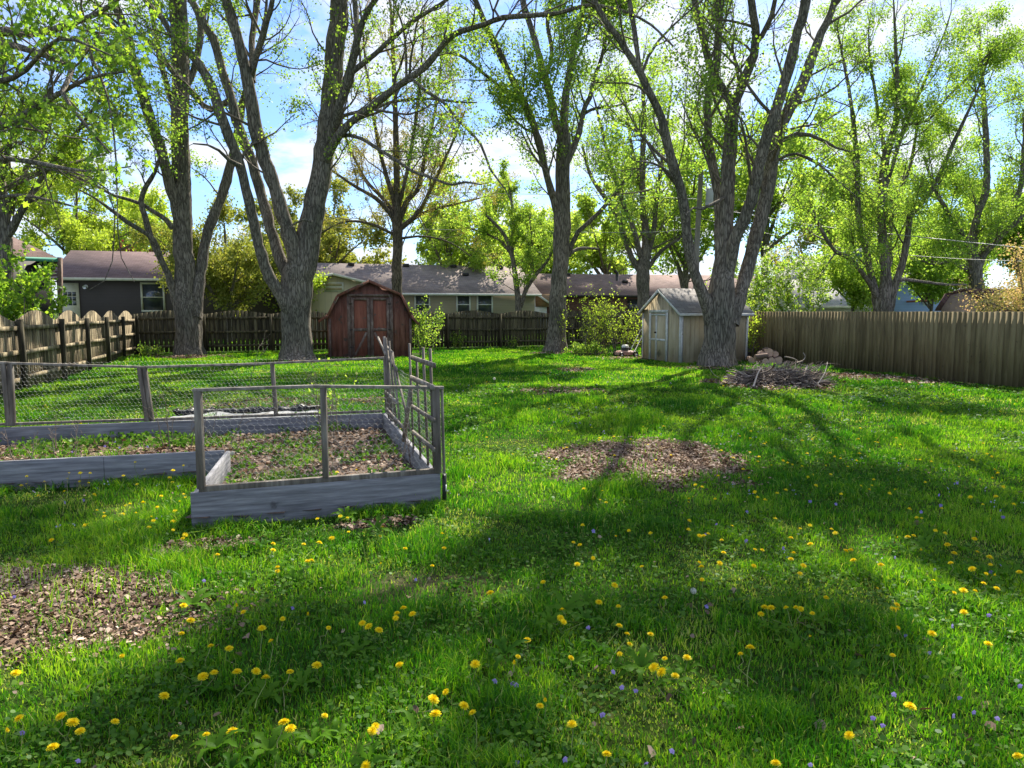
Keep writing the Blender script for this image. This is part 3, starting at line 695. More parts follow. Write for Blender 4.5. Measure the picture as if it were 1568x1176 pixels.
# -- maple overhanging from beyond the left edge, with big near leaves
def L_(pts):
    return [tuple(p) for p in pts]
bx, by = -11.6, 12.5
def PN(px, py, Y, r):
    return (*P(px, py, Y), r)
tn = [
    L_([(bx, by, 0, 0.34), (bx, by, 1.5, 0.29), (bx + .1, by, 3.2, 0.27), (bx + .25, by + .2, 5.0, 0.22), (bx + .3, by + .3, 8.0, 0.15), (bx, by, 12.0, 0.05)]),
    L_([(bx + .1, by, 3.0, 0.15), PN(-160, 190, 12.6, 0.11), PN(-40, 60, 12.2, 0.085), PN(60, 50, 11.6, 0.06), PN(150, 20, 11.0, 0.035), PN(215, -30, 10.5, 0.02)]),
    L_([(bx + .15, by, 2.6, 0.13), PN(-200, 330, 12.6, 0.09), PN(-90, 230, 11.6, 0.07), PN(10, 190, 10.8, 0.05), PN(80, 150, 10.2, 0.04), PN(135, 120, 9.8, 0.025), PN(190, 110, 9.4, 0.012)]),
    L_([PN(-90, 230, 11.6, 0.05), PN(-10, 240, 10.8, 0.04), PN(60, 250, 10.0, 0.03), PN(130, 262, 9.5, 0.018), PN(200, 255, 9.2, 0.008)]),
    L_([PN(-40, 60, 12.2, 0.06), PN(40, 75, 11.2, 0.05), PN(110, 105, 10.2, 0.04), PN(95, 140, 9.8, 0.03), PN(130, 190, 9.4, 0.02), PN(170, 235, 9.0, 0.01)]),
    L_([PN(-160, 190, 12.6, 0.07), PN(-80, 130, 11.0, 0.05), PN(20, 120, 10.0, 0.035), PN(90, 60, 9.2, 0.02), PN(170, 85, 8.8, 0.01)]),
    L_([(bx + .2, by + .1, 4.2, 0.14), PN(-180, -60, 11.5, 0.10), PN(-60, -120, 10, 0.07), PN(60, -90, 9.0, 0.04), PN(180, -60, 8.2, 0.02)]),
    L_([PN(-200, 330, 12.6, 0.06), PN(-80, 330, 12.2, 0.04), PN(10, 300, 11.4, 0.03), PN(90, 310, 10.8, 0.018), PN(150, 330, 10.4, 0.008)]),
    L_([PN(130, 60, 10.6, 0.02), PN(165, 150, 10.0, 0.015), PN(178, 250, 9.6, 0.010), PN(180, 350, 9.5, 0.007), PN(186, 395, 9.5, 0.006), PN(206, 432, 9.5, 0.004)]),
    L_([PN(60, 250, 10.0, 0.016), PN(165, 290, 9.8, 0.010), PN(172, 400, 9.7, 0.006), PN(160, 430, 9.7, 0.005), PN(136, 444, 9.7, 0.003)]),
]
build_tree('maple_tree', 'maple overhanging from the left edge with large fresh leaves hanging before the dark house', (bx, by), tn, 77, M_BARK, M_TWIG, M_LEAF_NEAR,
           zmin=3.3, gap=0.30, L1=(0.7, 1.6), m2=5, m3=4, leaves=5200, leaf=0.085, star=True, clump=4, spread=0.045, rtwig=0.22, k_main=10, up1=0.0, droop=0.9, a1=(0.5, 1.2), tint=(0.5, 0.3))

# -- big trunk and yellow-green trees left, woods behind the houses
def auto_tree(name, label, px, Y, ztop, spread, seed, leafm, bark=M_BARK, twig=M_TWIG, trunk_r=0.28, fork=0.28, nl=7, **kw):
    rng = np.random.default_rng(seed)
    x = (px - 784) / F_PX * Y * 1.0
    zf = ztop * fork
    lines = [[(x, Y, -0.1, trunk_r), (x, Y, zf * 0.5, trunk_r * 0.85), (x + 0.1, Y, zf, trunk_r * 0.75), (x, Y, ztop * 0.6, trunk_r * 0.45), (x + rng.normal() * .5, Y, ztop * 0.93, 0.03)]]
    for k in range(nl):
        a = 6.28 * (k + rng.uniform(-.3, .3)) / nl
        s = spread * rng.uniform(0.55, 1.0); zt = ztop * rng.uniform(0.45, 0.9)
        z0 = zf * rng.uniform(0.8, 1.5)
        lines.append([(x, Y, z0, trunk_r * 0.5), (x + math.cos(a) * s * 0.35, Y + math.sin(a) * s * 0.35, z0 + (zt - z0) * 0.4, trunk_r * 0.3),
                      (x + math.cos(a) * s * 0.7, Y + math.sin(a) * s * 0.7, z0 + (zt - z0) * 0.72, trunk_r * 0.18), (x + math.cos(a) * s, Y + math.sin(a) * s, zt, 0.02)])
    kw.setdefault('zmin', zf * 0.9); kw.setdefault('gap', 0.8); kw.setdefault('L1', (spread * 0.3, spread * 0.65))
    kw.setdefault('leaves', 16000); kw.setdefault('leaf', 0.0035 * Y + 0.02); kw.setdefault('spread', 0.22); kw.setdefault('rtwig', 0.012 * Y)
    return build_tree(name, label, (x, Y), lines, seed, bark, twig, leafm, k_main=7, **kw)

WG = 'trees behind the far houses'
auto_tree('leafing_tree', 'large yellow-green tree with a dark trunk at the left edge beyond the fence', 15, 26, 13.5, 5.0, 101, M_LEAF_YEL, leaves=34000, fork=0.3, leaf=0.10, trunk_r=0.3, tint=(0.3, 0.25))
auto_tree('leafing_tree', 'bright yellow tree drooping over the mauve roof of the dark house', 128, 52, 12.5, 6.0, 102, M_LEAF_YEL, leaves=34000, leaf=0.17, tint=(0.7, 0.25))
auto_tree('leafing_tree', 'green tree behind the mauve roof left of the straight trunk', 205, 66, 12.5, 5.0, 103, M_LEAF, leaves=16000, tint=(0.7, 0.25), group=WG)
auto_tree('red_leaved_tree', 'red-leaved tree showing over the mauve roof beside the straight trunk', 252, 60, 8.8, 3.6, 104, M_LEAF_RED, leaves=14000)
auto_tree('weeping_tree', 'olive and orange tree in early leaf between the two left maples', 352, 40, 7.0, 4.2, 105, M_LEAF_OLIVE, leaves=34000, leaf=0.12, fork=0.2, droop=0.9, tint=(0.4, 0.3))
auto_tree('leafing_tree', 'sparse olive tree above the cream gable', 512, 62, 12.5, 6.0, 106, M_LEAF_OLIVE, leaves=16000, tint=(0.45, 0.25), m2=4)
auto_tree('leafing_tree', 'green tree behind the long taupe roof beside the budding tree', 690, 60, 13.5, 6.0, 107, M_LEAF, leaves=20000, tint=(0.75, 0.25))
auto_tree('leafing_tree', 'pale green tree behind the long taupe roof, left of the straight central trunk', 762, 72, 12.0, 6.0, 108, M_LEAF, leaves=15000, tint=(0.85, 0.2))
auto_tree('leafing_tree', 'light green tree behind the brown roof, right of the straight central trunk', 925, 70, 13.0, 6.0, 109, M_LEAF, leaves=18000, tint=(0.85, 0.2))
auto_tree('leafing_tree', 'tall green tree behind the left stem of the three-stemmed maple', 1045, 50, 16.0, 5.5, 110, M_LEAF, leaves=15000, tint=(0.6, 0.25), fork=0.22)
auto_tree('leafing_tree', 'tall green tree right behind the three-stemmed maple', 1165, 46, 16.0, 5.5, 111, M_LEAF, leaves=18000, tint=(0.6, 0.25), fork=0.35)
auto_tree('bare_tree', 'low bare brown tree above the grey roof of the blue house', 1228, 58, 8.2, 4.0, 112, M_BUD, bark=M_BARK2, twig=M_TWIG2, leaves=1500, nl=11, m2=7, m3=5, gap=0.5)
auto_tree('leafing_tree', 'green tree behind the blue house, left part of the yard beyond', 1290, 60, 15.0, 6.0, 113, M_LEAF, leaves=26000, tint=(0.7, 0.25))
auto_tree('leafing_tree', 'dense green tree behind the blue house between the two right-hand trees', 1430, 64, 14.0, 6.5, 114, M_LEAF, leaves=30000, tint=(0.55, 0.25))
auto_tree('leafing_tree', 'dense green tree behind the brown barn roof at the far right', 1555, 56, 14.5, 6.5, 115, M_LEAF, leaves=30000, tint=(0.6, 0.25))
auto_tree('pink_blossom_tree', 'pink and yellow young tree at the right edge over the fence', 1560, 24, 3.9, 2.4, 116, M_LEAF_PINK, leaves=6000, leaf=0.07, trunk_r=0.06, fork=0.3, L1=(.5, 1.2), rtwig=.2, tint=(0.45, 0.3))
auto_tree('yellow_shoots_tree', 'low yellow-leaved tree behind the fence between the forked maple and the tan gable', 442, 46, 5.5, 3.0, 117, M_LEAF_YEL, leaves=10000, leaf=0.13)
auto_tree('leafing_tree', 'young green tree beyond the fence at the foot of the many-stemmed grey tree', 1300, 34, 5.2, 2.6, 118, M_LEAF, leaves=16000, leaf=0.12, trunk_r=0.1, fork=0.35, tint=(0.6, 0.25))
auto_tree('leafing_tree', 'green tree filling the gap left of the barn roof beyond the right fence', 1420, 40, 7.5, 3.0, 119, M_LEAF, leaves=18000, leaf=0.13, trunk_r=0.12, tint=(0.5, 0.25))
auto_tree('leafing_tree', 'hazy far tree between the cream gable and the forked maple', 455, 74, 13, 6.5, 120, M_LEAF_OLIVE, leaves=14000, tint=(0.4, 0.25))
auto_tree('leafing_tree', 'far green tree above the short white gable', 835, 78, 12, 6.5, 121, M_LEAF, leaves=14000, tint=(0.8, 0.25))

# bushes
def bush(name, label, x, y, h, w, seed, leafm, n, leaf, nst=18, stem=M_TWIG, flowers=None, upright=0.8, fname='blossom'):
    rng = np.random.default_rng(seed)
    root = thing(name, label, 'bush', (x, y, 0))
    S = np.stack([x + rng.normal(0, w * .22, nst), y + rng.normal(0, w * .22, nst), np.zeros(nst)], 1)
    D = unit(np.stack([rng.normal(0, 1 - upright, nst) * 1.3, rng.normal(0, 1 - upright, nst) * 1.3, np.ones(nst)], 1))
    P1, R1 = grow_lines(rng, S, D, h * rng.uniform(0.65, 1.05, nst), np.full(nst, 0.018), 7, 0.05, 0.10)
    s = spawn(rng, P1, R1, 7, 0.15, 0.4, 1.2, 0.2, 0.45, 0.6, up=.2); P2, R2 = grow_lines(rng, *s, 5, 0.05, 0.15)
    V1, F1 = tube_arrays(P1, R1, 5); V2, F2 = tube_arrays(P2, np.maximum(R2, .004), 3)
    raw_mesh('stems', np.vstack([V1, V2]), [np.vstack([F1, F2 + len(V1)])], stem, root, np.full(len(V1) + len(V2), .5))
    T = np.concatenate([P2[:, 1:].reshape(-1, 3), P1[:, 2:].reshape(-1, 3)])
    idx = rng.integers(0, len(T), n)
    C = T[idx] + rng.normal(size=(n, 3)) * 0.05
    V, Fl = leaf_arrays(rng, C, np.tile((0, 0, .3), (n, 1)), leaf, droop=0.1)
    raw_mesh('foliage', V, [Fl], leafm, root, np.repeat(rng.uniform(0, 1, n), 4))
    if flowers:
        i2 = rng.integers(0, len(T), flowers)
        base = np.repeat(T[i2] + rng.normal(size=(flowers, 3)) * 0.08, 9, 0)
        C = base + rng.normal(size=base.shape) * 0.055
        V, Fl = leaf_arrays(rng, C, np.tile((0, -.3, .6), (len(C), 1)), 0.085, droop=-0.2)
        raw_mesh(fname, V, [Fl], M_WHITE_FL, root, np.repeat(rng.uniform(0, 1, len(C)), 4))
    return root
# ------------------------------------------------------------------ the ground
def poly_in(x, y, poly):
    x = np.asarray(x); y = np.asarray(y); r = np.zeros(x.shape, bool); n = len(poly); j = n - 1
    for i in range(n):
        xi, yi = poly[i]; xj, yj = poly[j]
        r ^= ((yi > y) != (yj > y)) & (x < (xj - xi) * (y - yi) / (yj - yi + 1e-12) + xi)
        j = i
    return r
# leaf-litter patches: centre, half sizes, turn, density of the grass that still grows in them
PATCH = [(1.55, 8.1, 1.12, 1.2, 0.0, 0.09), (-2.85, 3.98, 1.2, 0.58, -0.15, 0.13), (1.05, 15.2, 0.85, 0.75, 0, 0.3),
         (1.9, 20.8, 0.55, 0.8, 0, 0.35), (9.3, 18.2, 1.9, 1.0, -0.9, 0.3), (-12.2, 26.9, 1.7, 0.9, 0, 0.35), (-7.3, 24.4, 1.0, 0.55, 0, 0.35),
         (2.4, 29.4, 1.5, 1.0, 0, 0.3), (-4.2, 12.9, 1.9, 1.3, 0.2, 0.4), (-1.05, 5.62, 0.3, 0.13, 0.3, 0.15), (-2.2, 5.05, 0.35, 0.15, 0.2, 0.45),
         (6.3, 21.7, 1.6, 0.6, 0.1, 0.5), (6.2, 16.9, 1.5, 1.3, 0.1, 0.15), (4.6, 26.0, 1.3, 1.0, 0, .4), (-0.4, 4.3, 0.5, .22, 0, 0.55), (9.2, 10.9, 0.5, 0.5, 0, 0.3), (-5.1, 26.4, 1.2, .4, 0, .3)]
def patch_density(x, y):
    d = np.ones(np.shape(x))
    for cx, cy, a, b, r, g in PATCH:
        c, s = math.cos(r), math.sin(r)
        u = ((x - cx) * c + (y - cy) * s) / a; v = (-(x - cx) * s + (y - cy) * c) / b
        q = np.sqrt(u * u + v * v) + (fnoise(x, y, 0.38, 5) - 0.5) * 1.0
        d = np.minimum(d, np.clip((q - 0.85) / 0.3, 0, 1) * (1 - g) + g)
    return d
BF = [(-2.51, 5.49), (-0.62, 6.12), (-1.77, 9.97), (-6.24, 8.66), (-9.2, 7.80), (-7.8, 5.81), (-4.83, 6.67), (-2.92, 7.21)]
RED_SHED = [(-6.83, 27.5), (-3.83, 26.5), (-2.9, 29.3), (-5.9, 30.3)]
TAN_SHED = [(5.49, 23.4), (4.72, 26.0), (7.13, 26.65), (7.9, 24.05)]
def is_inside(x, y):
    r = poly_in(x, y, BF) | poly_in(x, y, RED_SHED) | poly_in(x, y, TAN_SHED)
    return r
LF = [(-8.55, 9.9), (-9.45, 12.1), (-10.45, 15.19), (-11.3, 17.9), (-12.25, 20.6), (-13.2, 23.3), (-14.1, 25.9), (-14.91, 28.45)]
BK0, BK1 = np.array((-14.91, 28.45)), np.array((6.6, 36.6))
RF0, RF1 = np.array((6.6, 36.6)), np.array((12.9, 9.2))
YARD = [(-6.0, -4)] + LF + [tuple(BK1)] + [(8.34, 25.02), (9.48, 22.32), (10.18, 19.71), (10.64, 17.48), (11.16, 15.57), (12.3, 9.2), (14, -4)]

m, N, L = new_mat('lawn_soil')
o_ = N.new('ShaderNodeOutputMaterial'); b_ = N.new('ShaderNodeBsdfPrincipled'); L.new(b_.outputs[0], o_.inputs[0])
b_.inputs['Roughness'].default_value = 1; b_.inputs['Specular IOR Level'].default_value = 0.05
tc = N.new('ShaderNodeTexCoord')
n1 = N.new('ShaderNodeTexNoise'); n1.inputs['Scale'].default_value = 14; n1.inputs['Detail'].default_value = 8
n2 = N.new('ShaderNodeTexNoise'); n2.inputs['Scale'].default_value = 0.5; n2.inputs['Detail'].default_value = 4
L.new(tc.outputs['Object'], n1.inputs['Vector']); L.new(tc.outputs['Object'], n2.inputs['Vector'])
r1 = ramp(N, [(0.3, (0.016, 0.028, 0.006)), (0.55, (0.035, 0.065, 0.010)), (0.75, (0.09, 0.08, 0.035))]); L.new(n1.outputs['Fac'], r1.inputs[0])
r2 = ramp(N, [(0.4, (0.8, 0.9, 0.8)), (0.7, (1.3, 1.2, 1.0))]); L.new(n2.outputs['Fac'], r2.inputs[0])
mm = N.new('ShaderNodeMixRGB'); mm.blend_type = 'MULTIPLY'; mm.inputs[0].default_value = 1
L.new(r1.outputs[0], mm.inputs[1]); L.new(r2.outputs[0], mm.inputs[2])
at = N.new('ShaderNodeAttribute'); at.attribute_name = 'tint'
mx = N.new('ShaderNodeMixRGB'); r3 = ramp(N, [(0.3, (0.035, 0.024, 0.017)), (0.7, (0.12, 0.085, 0.06))]); L.new(n1.outputs['Fac'], r3.inputs[0])
L.new(at.outputs['Fac'], mx.inputs[0]); L.new(mm.outputs[0], mx.inputs[1]); L.new(r3.outputs[0], mx.inputs[2])
L.new(mx.outputs[0], b_.inputs['Base Color'])
bp = N.new('ShaderNodeBump'); bp.inputs['Strength'].default_value = 0.8; bp.inputs['Distance'].default_value = 0.03
L.new(n1.outputs['Fac'], bp.inputs['Height']); L.new(bp.outputs[0], b_.inputs['Normal'])
M_GROUND = m
def grid_axis(lo, hi, fine_lo, fine_hi, step):
    a = np.arange(fine_lo, fine_hi, step)
    o1 = fine_lo - np.geomspace(step, fine_lo - lo, 14)[::-1]; o2 = fine_hi + np.geomspace(step, hi - fine_hi, 14)
    return np.concatenate([o1, a, o2])
gx = grid_axis(-700, 700, -14, 14, 0.16); gy = grid_axis(-300, 1500, 0, 32, 0.16)
X, Y = np.meshgrid(gx, gy); nx = len(gx)
i, j = np.meshgrid(np.arange(len(gx) - 1), np.arange(len(gy) - 1)); b0 = j * nx + i
FQ = np.stack([b0, b0 + 1, b0 + nx + 1, b0 + nx], -1).reshape(-1, 4)
bare = 1 - patch_density(X.ravel(), Y.ravel())
gr = raw_mesh('ground', np.stack([X.ravel(), Y.ravel(), np.zeros(X.size)], 1), [FQ], M_GROUND, tint=np.clip(bare * 1.3, 0, 1))
gr['kind'] = 'structure'

# ------------------------------------------------------------------ grass
M_GRASS = mat_leaf('grass', [(0.0, (0.020, 0.095, 0.010)), (0.35, (0.060, 0.205, 0.014)), (0.62, (0.185, 0.350, 0.020)), (0.85, (0.33, 0.45, 0.04)), (1.0, (0.48, 0.44, 0.19))], trans=0.45, gloss=0.012, tcol=1.5, twarm=(.86, 1, .32), rough=0.4)
M_COVER = mat_leaf('cover_leaf', [(0.0, (0.03, 0.085, 0.014)), (0.5, (0.070, 0.16, 0.020)), (1.0, (0.14, 0.25, 0.035))], trans=0.35, gloss=0.006, tcol=1.3, rough=0.4)
M_DEADLEAF = mat_leaf('dead_leaf', [(0.0, (0.06, 0.040, 0.026)), (0.4, (0.20, 0.135, 0.092)), (0.78, (0.42, 0.31, 0.23)), (1.0, (0.62, 0.50, 0.40))], trans=0.12, gloss=0.01, twarm=(1, .8, .6))
rng = np.random.default_rng(5)
def wedge(n, d0, d1, power, wide=0.86):
    """places in the lawn, denser towards the camera"""
    u = rng.uniform(0, 1, n); e = 2 - power
    d = (d0 ** e + u * (d1 ** e - d0 ** e)) ** (1 / e)
    x = rng.uniform(-1, 1, n) * (wide * d + 0.6)
    return x, d
def blades(x, y, h, w, tint, name, mat, bend=0.55, **tags):
    n = len(x); az = rng.uniform(0, 6.283, n)
    ld = np.stack([np.cos(az), np.sin(az), np.zeros(n)], 1)
    # blades turn their faces all ways
    fa = rng.uniform(0, 6.283, n); fd = np.stack([np.cos(fa), np.sin(fa), np.zeros(n)], 1)
    B = np.stack([x, y, np.full(n, -0.004)], 1)
    be = bend * rng.uniform(0.2, 1.5, n)
    p1 = B + ld * (h * be * 0.28)[:, None]; p1[:, 2] += h * 0.55
    p2 = B + ld * (h * be)[:, None]; p2[:, 2] += h * np.clip(1 - 0.35 * be, 0.35, 1)
    hw = (w / 2)[:, None]
    V = np.stack([B - fd * hw, B + fd * hw, p1 + fd * hw * 0.85, p1 - fd * hw * 0.85, p2], 1).reshape(-1, 3)
    k = np.arange(n) * 5
    o = raw_mesh(name, V, [np.stack([k, k + 1, k + 2, k + 3], 1), np.stack([k + 3, k + 2, k + 4], 1)], mat, tint=np.repeat(np.clip(tint, 0, 1), 5))
    o['kind'] = 'stuff'
    for a, b in tags.items(): o[a] = b
    return o
NG = 760000
x, y = wedge(NG, 1.9, 38, 1.42)
den = patch_density(x, y)
clump = fnoise(x, y, 0.55, 21); big = fnoise(x, y, 2.3, 22)
thin = fnoise(x, y, 0.9, 23)
keep = (rng.uniform(0, 1, NG) < den * np.clip(0.45 + 1.1 * thin, 0, 1)) & ~is_inside(x, y) & poly_in(x, y, YARD)
x, y, clump, big, thin = x[keep], y[keep], clump[keep], big[keep], thin[keep]
n = len(x)
tuft = vnoise(x, y, 0.14, 25)
hg = 0.024 + 0.17 * np.clip((clump - 0.36) * 2.6, 0, 1) ** 1.5 * np.clip(0.35 + 1.3 * (big - 0.3), 0.25, 1.3) * (.45 + .8 * tuft) + 0.045 * tuft ** 2 * rng.uniform(.4, 1, n) + rng.uniform(0, 0.02, n)
near_bed = np.zeros(n)
hg *= np.where(y > 14, 0.9, 1.0)
wg = np.maximum(0.0036 + rng.uniform(0, 0.0030, n), y * 0.00105)
dry = (fnoise(x, y, 0.7, 31) > 0.60) & (thin < 0.52)
dyy = y * math.cos(PITCH) + EYE * math.sin(PITCH); ppx = 784 + F_PX * x / dyy; ppy = 588 - F_PX * (y * math.sin(PITCH) - EYE * math.cos(PITCH)) / dyy
for a_, b_, c_, d_ in ((650, 888, 60, 20), (545, 870, 60, 18), (300, 610, 140, 15), (1310, 640, 110, 8), (1300, 600, 120, 7), (600, 812, 50, 14), (930, 1120, 90, 40), (1560, 640, 40, 14), (440, 790, 60, 12), (1360, 1140, 60, 25)):
    dry |= (((ppx - a_) / c_) ** 2 + ((ppy - b_) / d_) ** 2 + 1.2 * (fnoise(x, y, .25, 37) - .5) < 1) & (rng.uniform(0, 1, len(x)) < .75)
    
tg = 0.42 + 0.9 * (fnoise(x, y, 1.4, 33) - 0.5) + rng.normal(0, 0.17, n) - 0.25 * (clump - 0.5) + .25 * (tuft - .5)
hg = np.where(dry, hg * .55, hg)
tg = np.where(rng.uniform(0, 1, n) < 0.035 + 0.4 * dry, rng.uniform(0.85, 1, n), np.minimum(tg, 0.86))
blades(x, y, hg, wg, tg, 'grass', M_GRASS, label='bright green spring grass of uneven height over the whole yard', category='grass')
# thin grass beyond the fences
nb_ = 60000
x = rng.uniform(-45, 45, nb_); y = rng.uniform(10, 70, nb_)
k_ = ~poly_in(x, y, YARD) & (np.abs(x) < y * 0.9 + 1)
x, y = x[k_], y[k_]
blades(x, y, rng.uniform(0.05, .12, len(x)), np.full(len(x), 0.05), rng.uniform(.2, .8, len(x)), 'neighbour_grass', M_GRASS, label='grass of the neighbouring yards beyond the fence', category='grass')

# low round weed leaves
nc = 130000
x, y = wedge(nc, 1.9, 16, 1.3)
cv = fnoise(x, y, 0.8, 41)
k_ = (rng.uniform(0, 1, nc) < np.clip((cv - 0.42 + .05 * (y < 6)) * 5, 0.05, 1)) & ~is_inside(x, y) & (patch_density(x, y) > rng.uniform(0, 1, nc)) & poly_in(x, y, YARD)
x, y, cv = x[k_], y[k_], cv[k_]; n = len(x)
A = np.stack([rng.normal(size=n), rng.normal(size=n), np.full(n, .25)], 1)
C = np.stack([x, y, rng.uniform(0.012, 0.055, n) + 0.035 * np.clip(cv - .5, 0, 1)], 1)
a = unit(A); w = unit(np.cross(a, np.array([0, 0, 1.0]) + rng.normal(size=(n, 3)) * .35)); sz = (rng.uniform(0.009, 0.027, n) * np.maximum(1, y / 6))[:, None]
hexo = [(0, 0.0), (0.42, .18), (0.5, .6), (0.2, 1), (-0.2, 1), (-0.5, .6), (-0.42, .18)]
V = np.stack([C + sz * (a * q + w * p + np.array([0, 0, -0.35 * (q - .5) ** 2])) for p, q in hexo], 1).reshape(-1, 3)
o = raw_mesh('ground_cover', V, [np.arange(n * 7).reshape(n, 7)], M_COVER, tint=np.repeat(np.clip(rng.normal(.5, .25, n), 0, 1), 7))
tagp(o, 'low round weed and clover leaves growing between the grass', 'ground cover', kind='stuff')

# long toothed dandelion and dock leaves in rosettes are built with the flowers; leaf litter:
def litter(name, label, x, y, z, smin, smax, tint, flat=0.35):
    n = len(x)
    C = np.stack([x, y, z], 1); az = rng.uniform(0, 6.28, n)
    a = unit(np.stack([np.cos(az), np.sin(az), rng.normal(0, flat, n)], 1))
    w = unit(np.cross(a, np.array([0, 0, 1.0]) + rng.normal(size=(n, 3)) * flat)); nm = np.cross(w, a)
    nm *= np.sign(nm[:, 2:3] + 1e-9)
    sz = (smin + (smax - smin) * 1.5 * rng.uniform(0, 1, n) ** 2.2)[:, None]; cu = rng.uniform(0.0, 0.35, n)[:, None]; asp = rng.uniform(.25, .5, n)[:, None]
    o6 = [(0, -.5, 0), (1, -.22, .6), (.8, .2, 1), (0, .55, .3), (-.9, .15, 1), (-.8, -.25, .5)]
    V = np.stack([C + sz * (a * q + w * p * asp + nm * cu * e) for p, q, e in o6], 1).reshape(-1, 3)
    o = raw_mesh(name, V, [np.arange(n * 6).reshape(n, 6)], M_DEADLEAF, tint=np.repeat(np.clip(tint, 0, 1), 6))
    return tagp(o, label, 'leaf litter', kind='stuff')
def litter_patch(k, n, smin, smax, label, over=1.15):
    cx, cy, a, b, r, g = PATCH[k]
    t = rng.uniform(0, 6.28, n); q = np.sqrt(rng.uniform(0, 1, n)) * over * (1 + 0.12 * rng.normal(size=n))
    u = np.cos(t) * q * a; v = np.sin(t) * q * b; c, s = math.cos(r), math.sin(r)
    x = cx + u * c - v * s; y = cy + u * s + v * c
    pd = patch_density(x, y); k_ = (rng.uniform(0, 1, n) < 1.15 - pd * 1.05) & ~is_inside(x, y)
    x, y = x[k_], y[k_]; m_ = len(x)
    tn = 0.45 + .22 * rng.normal(size=m_) + 0.5 * (fnoise(x, y, .5, 3) - .5)
    return litter('leaf_litter', label, x, y, rng.uniform(0.004, 0.035, m_), smin, smax, tn)
litter_patch(0, 24000, 0.012, 0.038, 'round patch of brown dead leaves and wood chips in the middle of the lawn')
litter_patch(1, 24000, 0.009, 0.030, 'patch of pinkish-brown dead leaves at the left edge of the near lawn')
litter_patch(2, 2500, 0.03, 0.07, 'thin bare patch of leaves in the middle lawn, beyond the round patch')
litter_patch(3, 1000, 0.03, 0.07, 'small far brown patch in the lawn before the central tree')
litter_patch(4, 3500, 0.03, 0.08, 'long brown patch beside the brush pile along the right fence')
litter_patch(5, 3000, 0.04, 0.09, 'brown leaves under the straight maple in the left corner')
litter_patch(6, 1200, 0.03, 0.08, 'dead leaves round the foot of the forked maple')
litter_patch(7, 2200, 0.04, 0.08, 'pale dry leaves round the foot of the central tree')
litter_patch(8, 2600, 0.03, 0.06, 'thin scatter of tan leaves in the grass behind the raised bed')
litter_patch(9, 700, 0.015, 0.04, 'bare earth with chips before the right part of the raised bed')
litter_patch(10, 900, 0.015, 0.045, 'brown leaves before the left front corner of the raised bed')
litter_patch(11, 900, 0.03, 0.08, 'leaves round the foot of the three-stemmed maple')
litter_patch(12, 3500, 0.03, 0.08, 'bark and leaf bits spread under the brush pile')
litter_patch(13, 1200, 0.03, 0.08, 'reddish leaves on the ground by the tan shed and the mower')
litter_patch(15, 400, 0.02, 0.06, 'pale patch at the right edge of the lawn')
litter_patch(16, 700, 0.03, 0.07, 'tan leaves along the foot of the red shed')
x, y = wedge(1300, 1.9, 24, 1.3)
k_ = poly_in(x, y, YARD) & ~is_inside(x, y); x, y = x[k_], y[k_]
litter('fallen_leaves', 'single brown leaves scattered through the grass', x, y, rng.uniform(.012, .03, len(x)), 0.02, 0.045, rng.uniform(.1, .8, len(x)), flat=.6)

# ------------------------------------------------------------------ fences
M_FENCE_L = mat_solid('weathered_fence', [(0, (0.045, 0.036, 0.022)), (0.35, (0.11, 0.085, 0.05)), (0.7, (0.27, 0.215, 0.13)), (1, (0.44, 0.37, 0.24))], scale=3.0, stretch=(3.0, 3.0, 0.35), tint_amt=0.45, bump=0.4, rough=.9)
M_FENCE_B = mat_solid('dark_fence', [(0, (0.022, 0.019, 0.011)), (0.5, (0.075, 0.064, 0.036)), (1, (0.17, 0.15, 0.085))], scale=3.0, stretch=(4, 4, .4), tint_amt=0.6, bump=0.4, rough=.9)
M_FENCE_R = mat_solid('tan_fence', [(0, (0.10, 0.078, 0.040)), (0.45, (0.165, 0.132, 0.068)), (1, (0.24, 0.195, 0.105))], scale=2.6, stretch=(4, 4, .45), tint_amt=0.55, bump=0.3, rough=.9,
                      spots=((0.06, 0.045, 0.03), 7.0, 0.66))
FH = 1.62
def picket_panel(mb, a, b, off, z0, ztop, arch, rng, w=0.14, gap=0.008, th=0.018, tvar=0.5, dog=False, jit=0.004):
    """pickets between the ground points a and b; their tops follow an arch"""
    a = np.array(a, float); b = np.array(b, float); L = np.linalg.norm(b - a); d = (b - a) / L; nrm = np.array((-d[1], d[0]))
    n = max(2, int(L / (w + gap))); st = L / n
    for i in range(n):
        s0 = i * st + gap / 2; s1 = (i + 1) * st - gap / 2
        g = rng.uniform(-jit, jit)
        f = lambda s: ztop + arch * math.sin(math.pi * s / L) ** 1.3
        pts = [(s0, z0 + rng.uniform(0, .03)), (s1, z0 + rng.uniform(0, .03)), (s1, f(s1)), ((s0 + s1) / 2, f((s0 + s1) / 2)), (s0, f(s0))]
        if dog:
            t = ztop + rng.uniform(-.005, .005)
            pts = [(s0, z0), (s1, z0), (s1, t - .02), (s1 - .02, t), (s0 + .02, t), (s0, t - .02)]
        o = np.array((a[0] + nrm[0] * (off + g), a[1] + nrm[1] * (off + g), 0))
        mb.prism(pts, o, (d[0], d[1], 0), (0, 0, 1), (nrm[0], nrm[1], 0), th, tint=float(np.clip(.5 + rng.normal() * tvar * .4, 0, 1)))
rngf = np.random.default_rng(8)
fl = thing('picket_fence', 'weathered wooden fence with arched bays along the left side of the yard', 'fence', (-11.3, 17.9, 0))
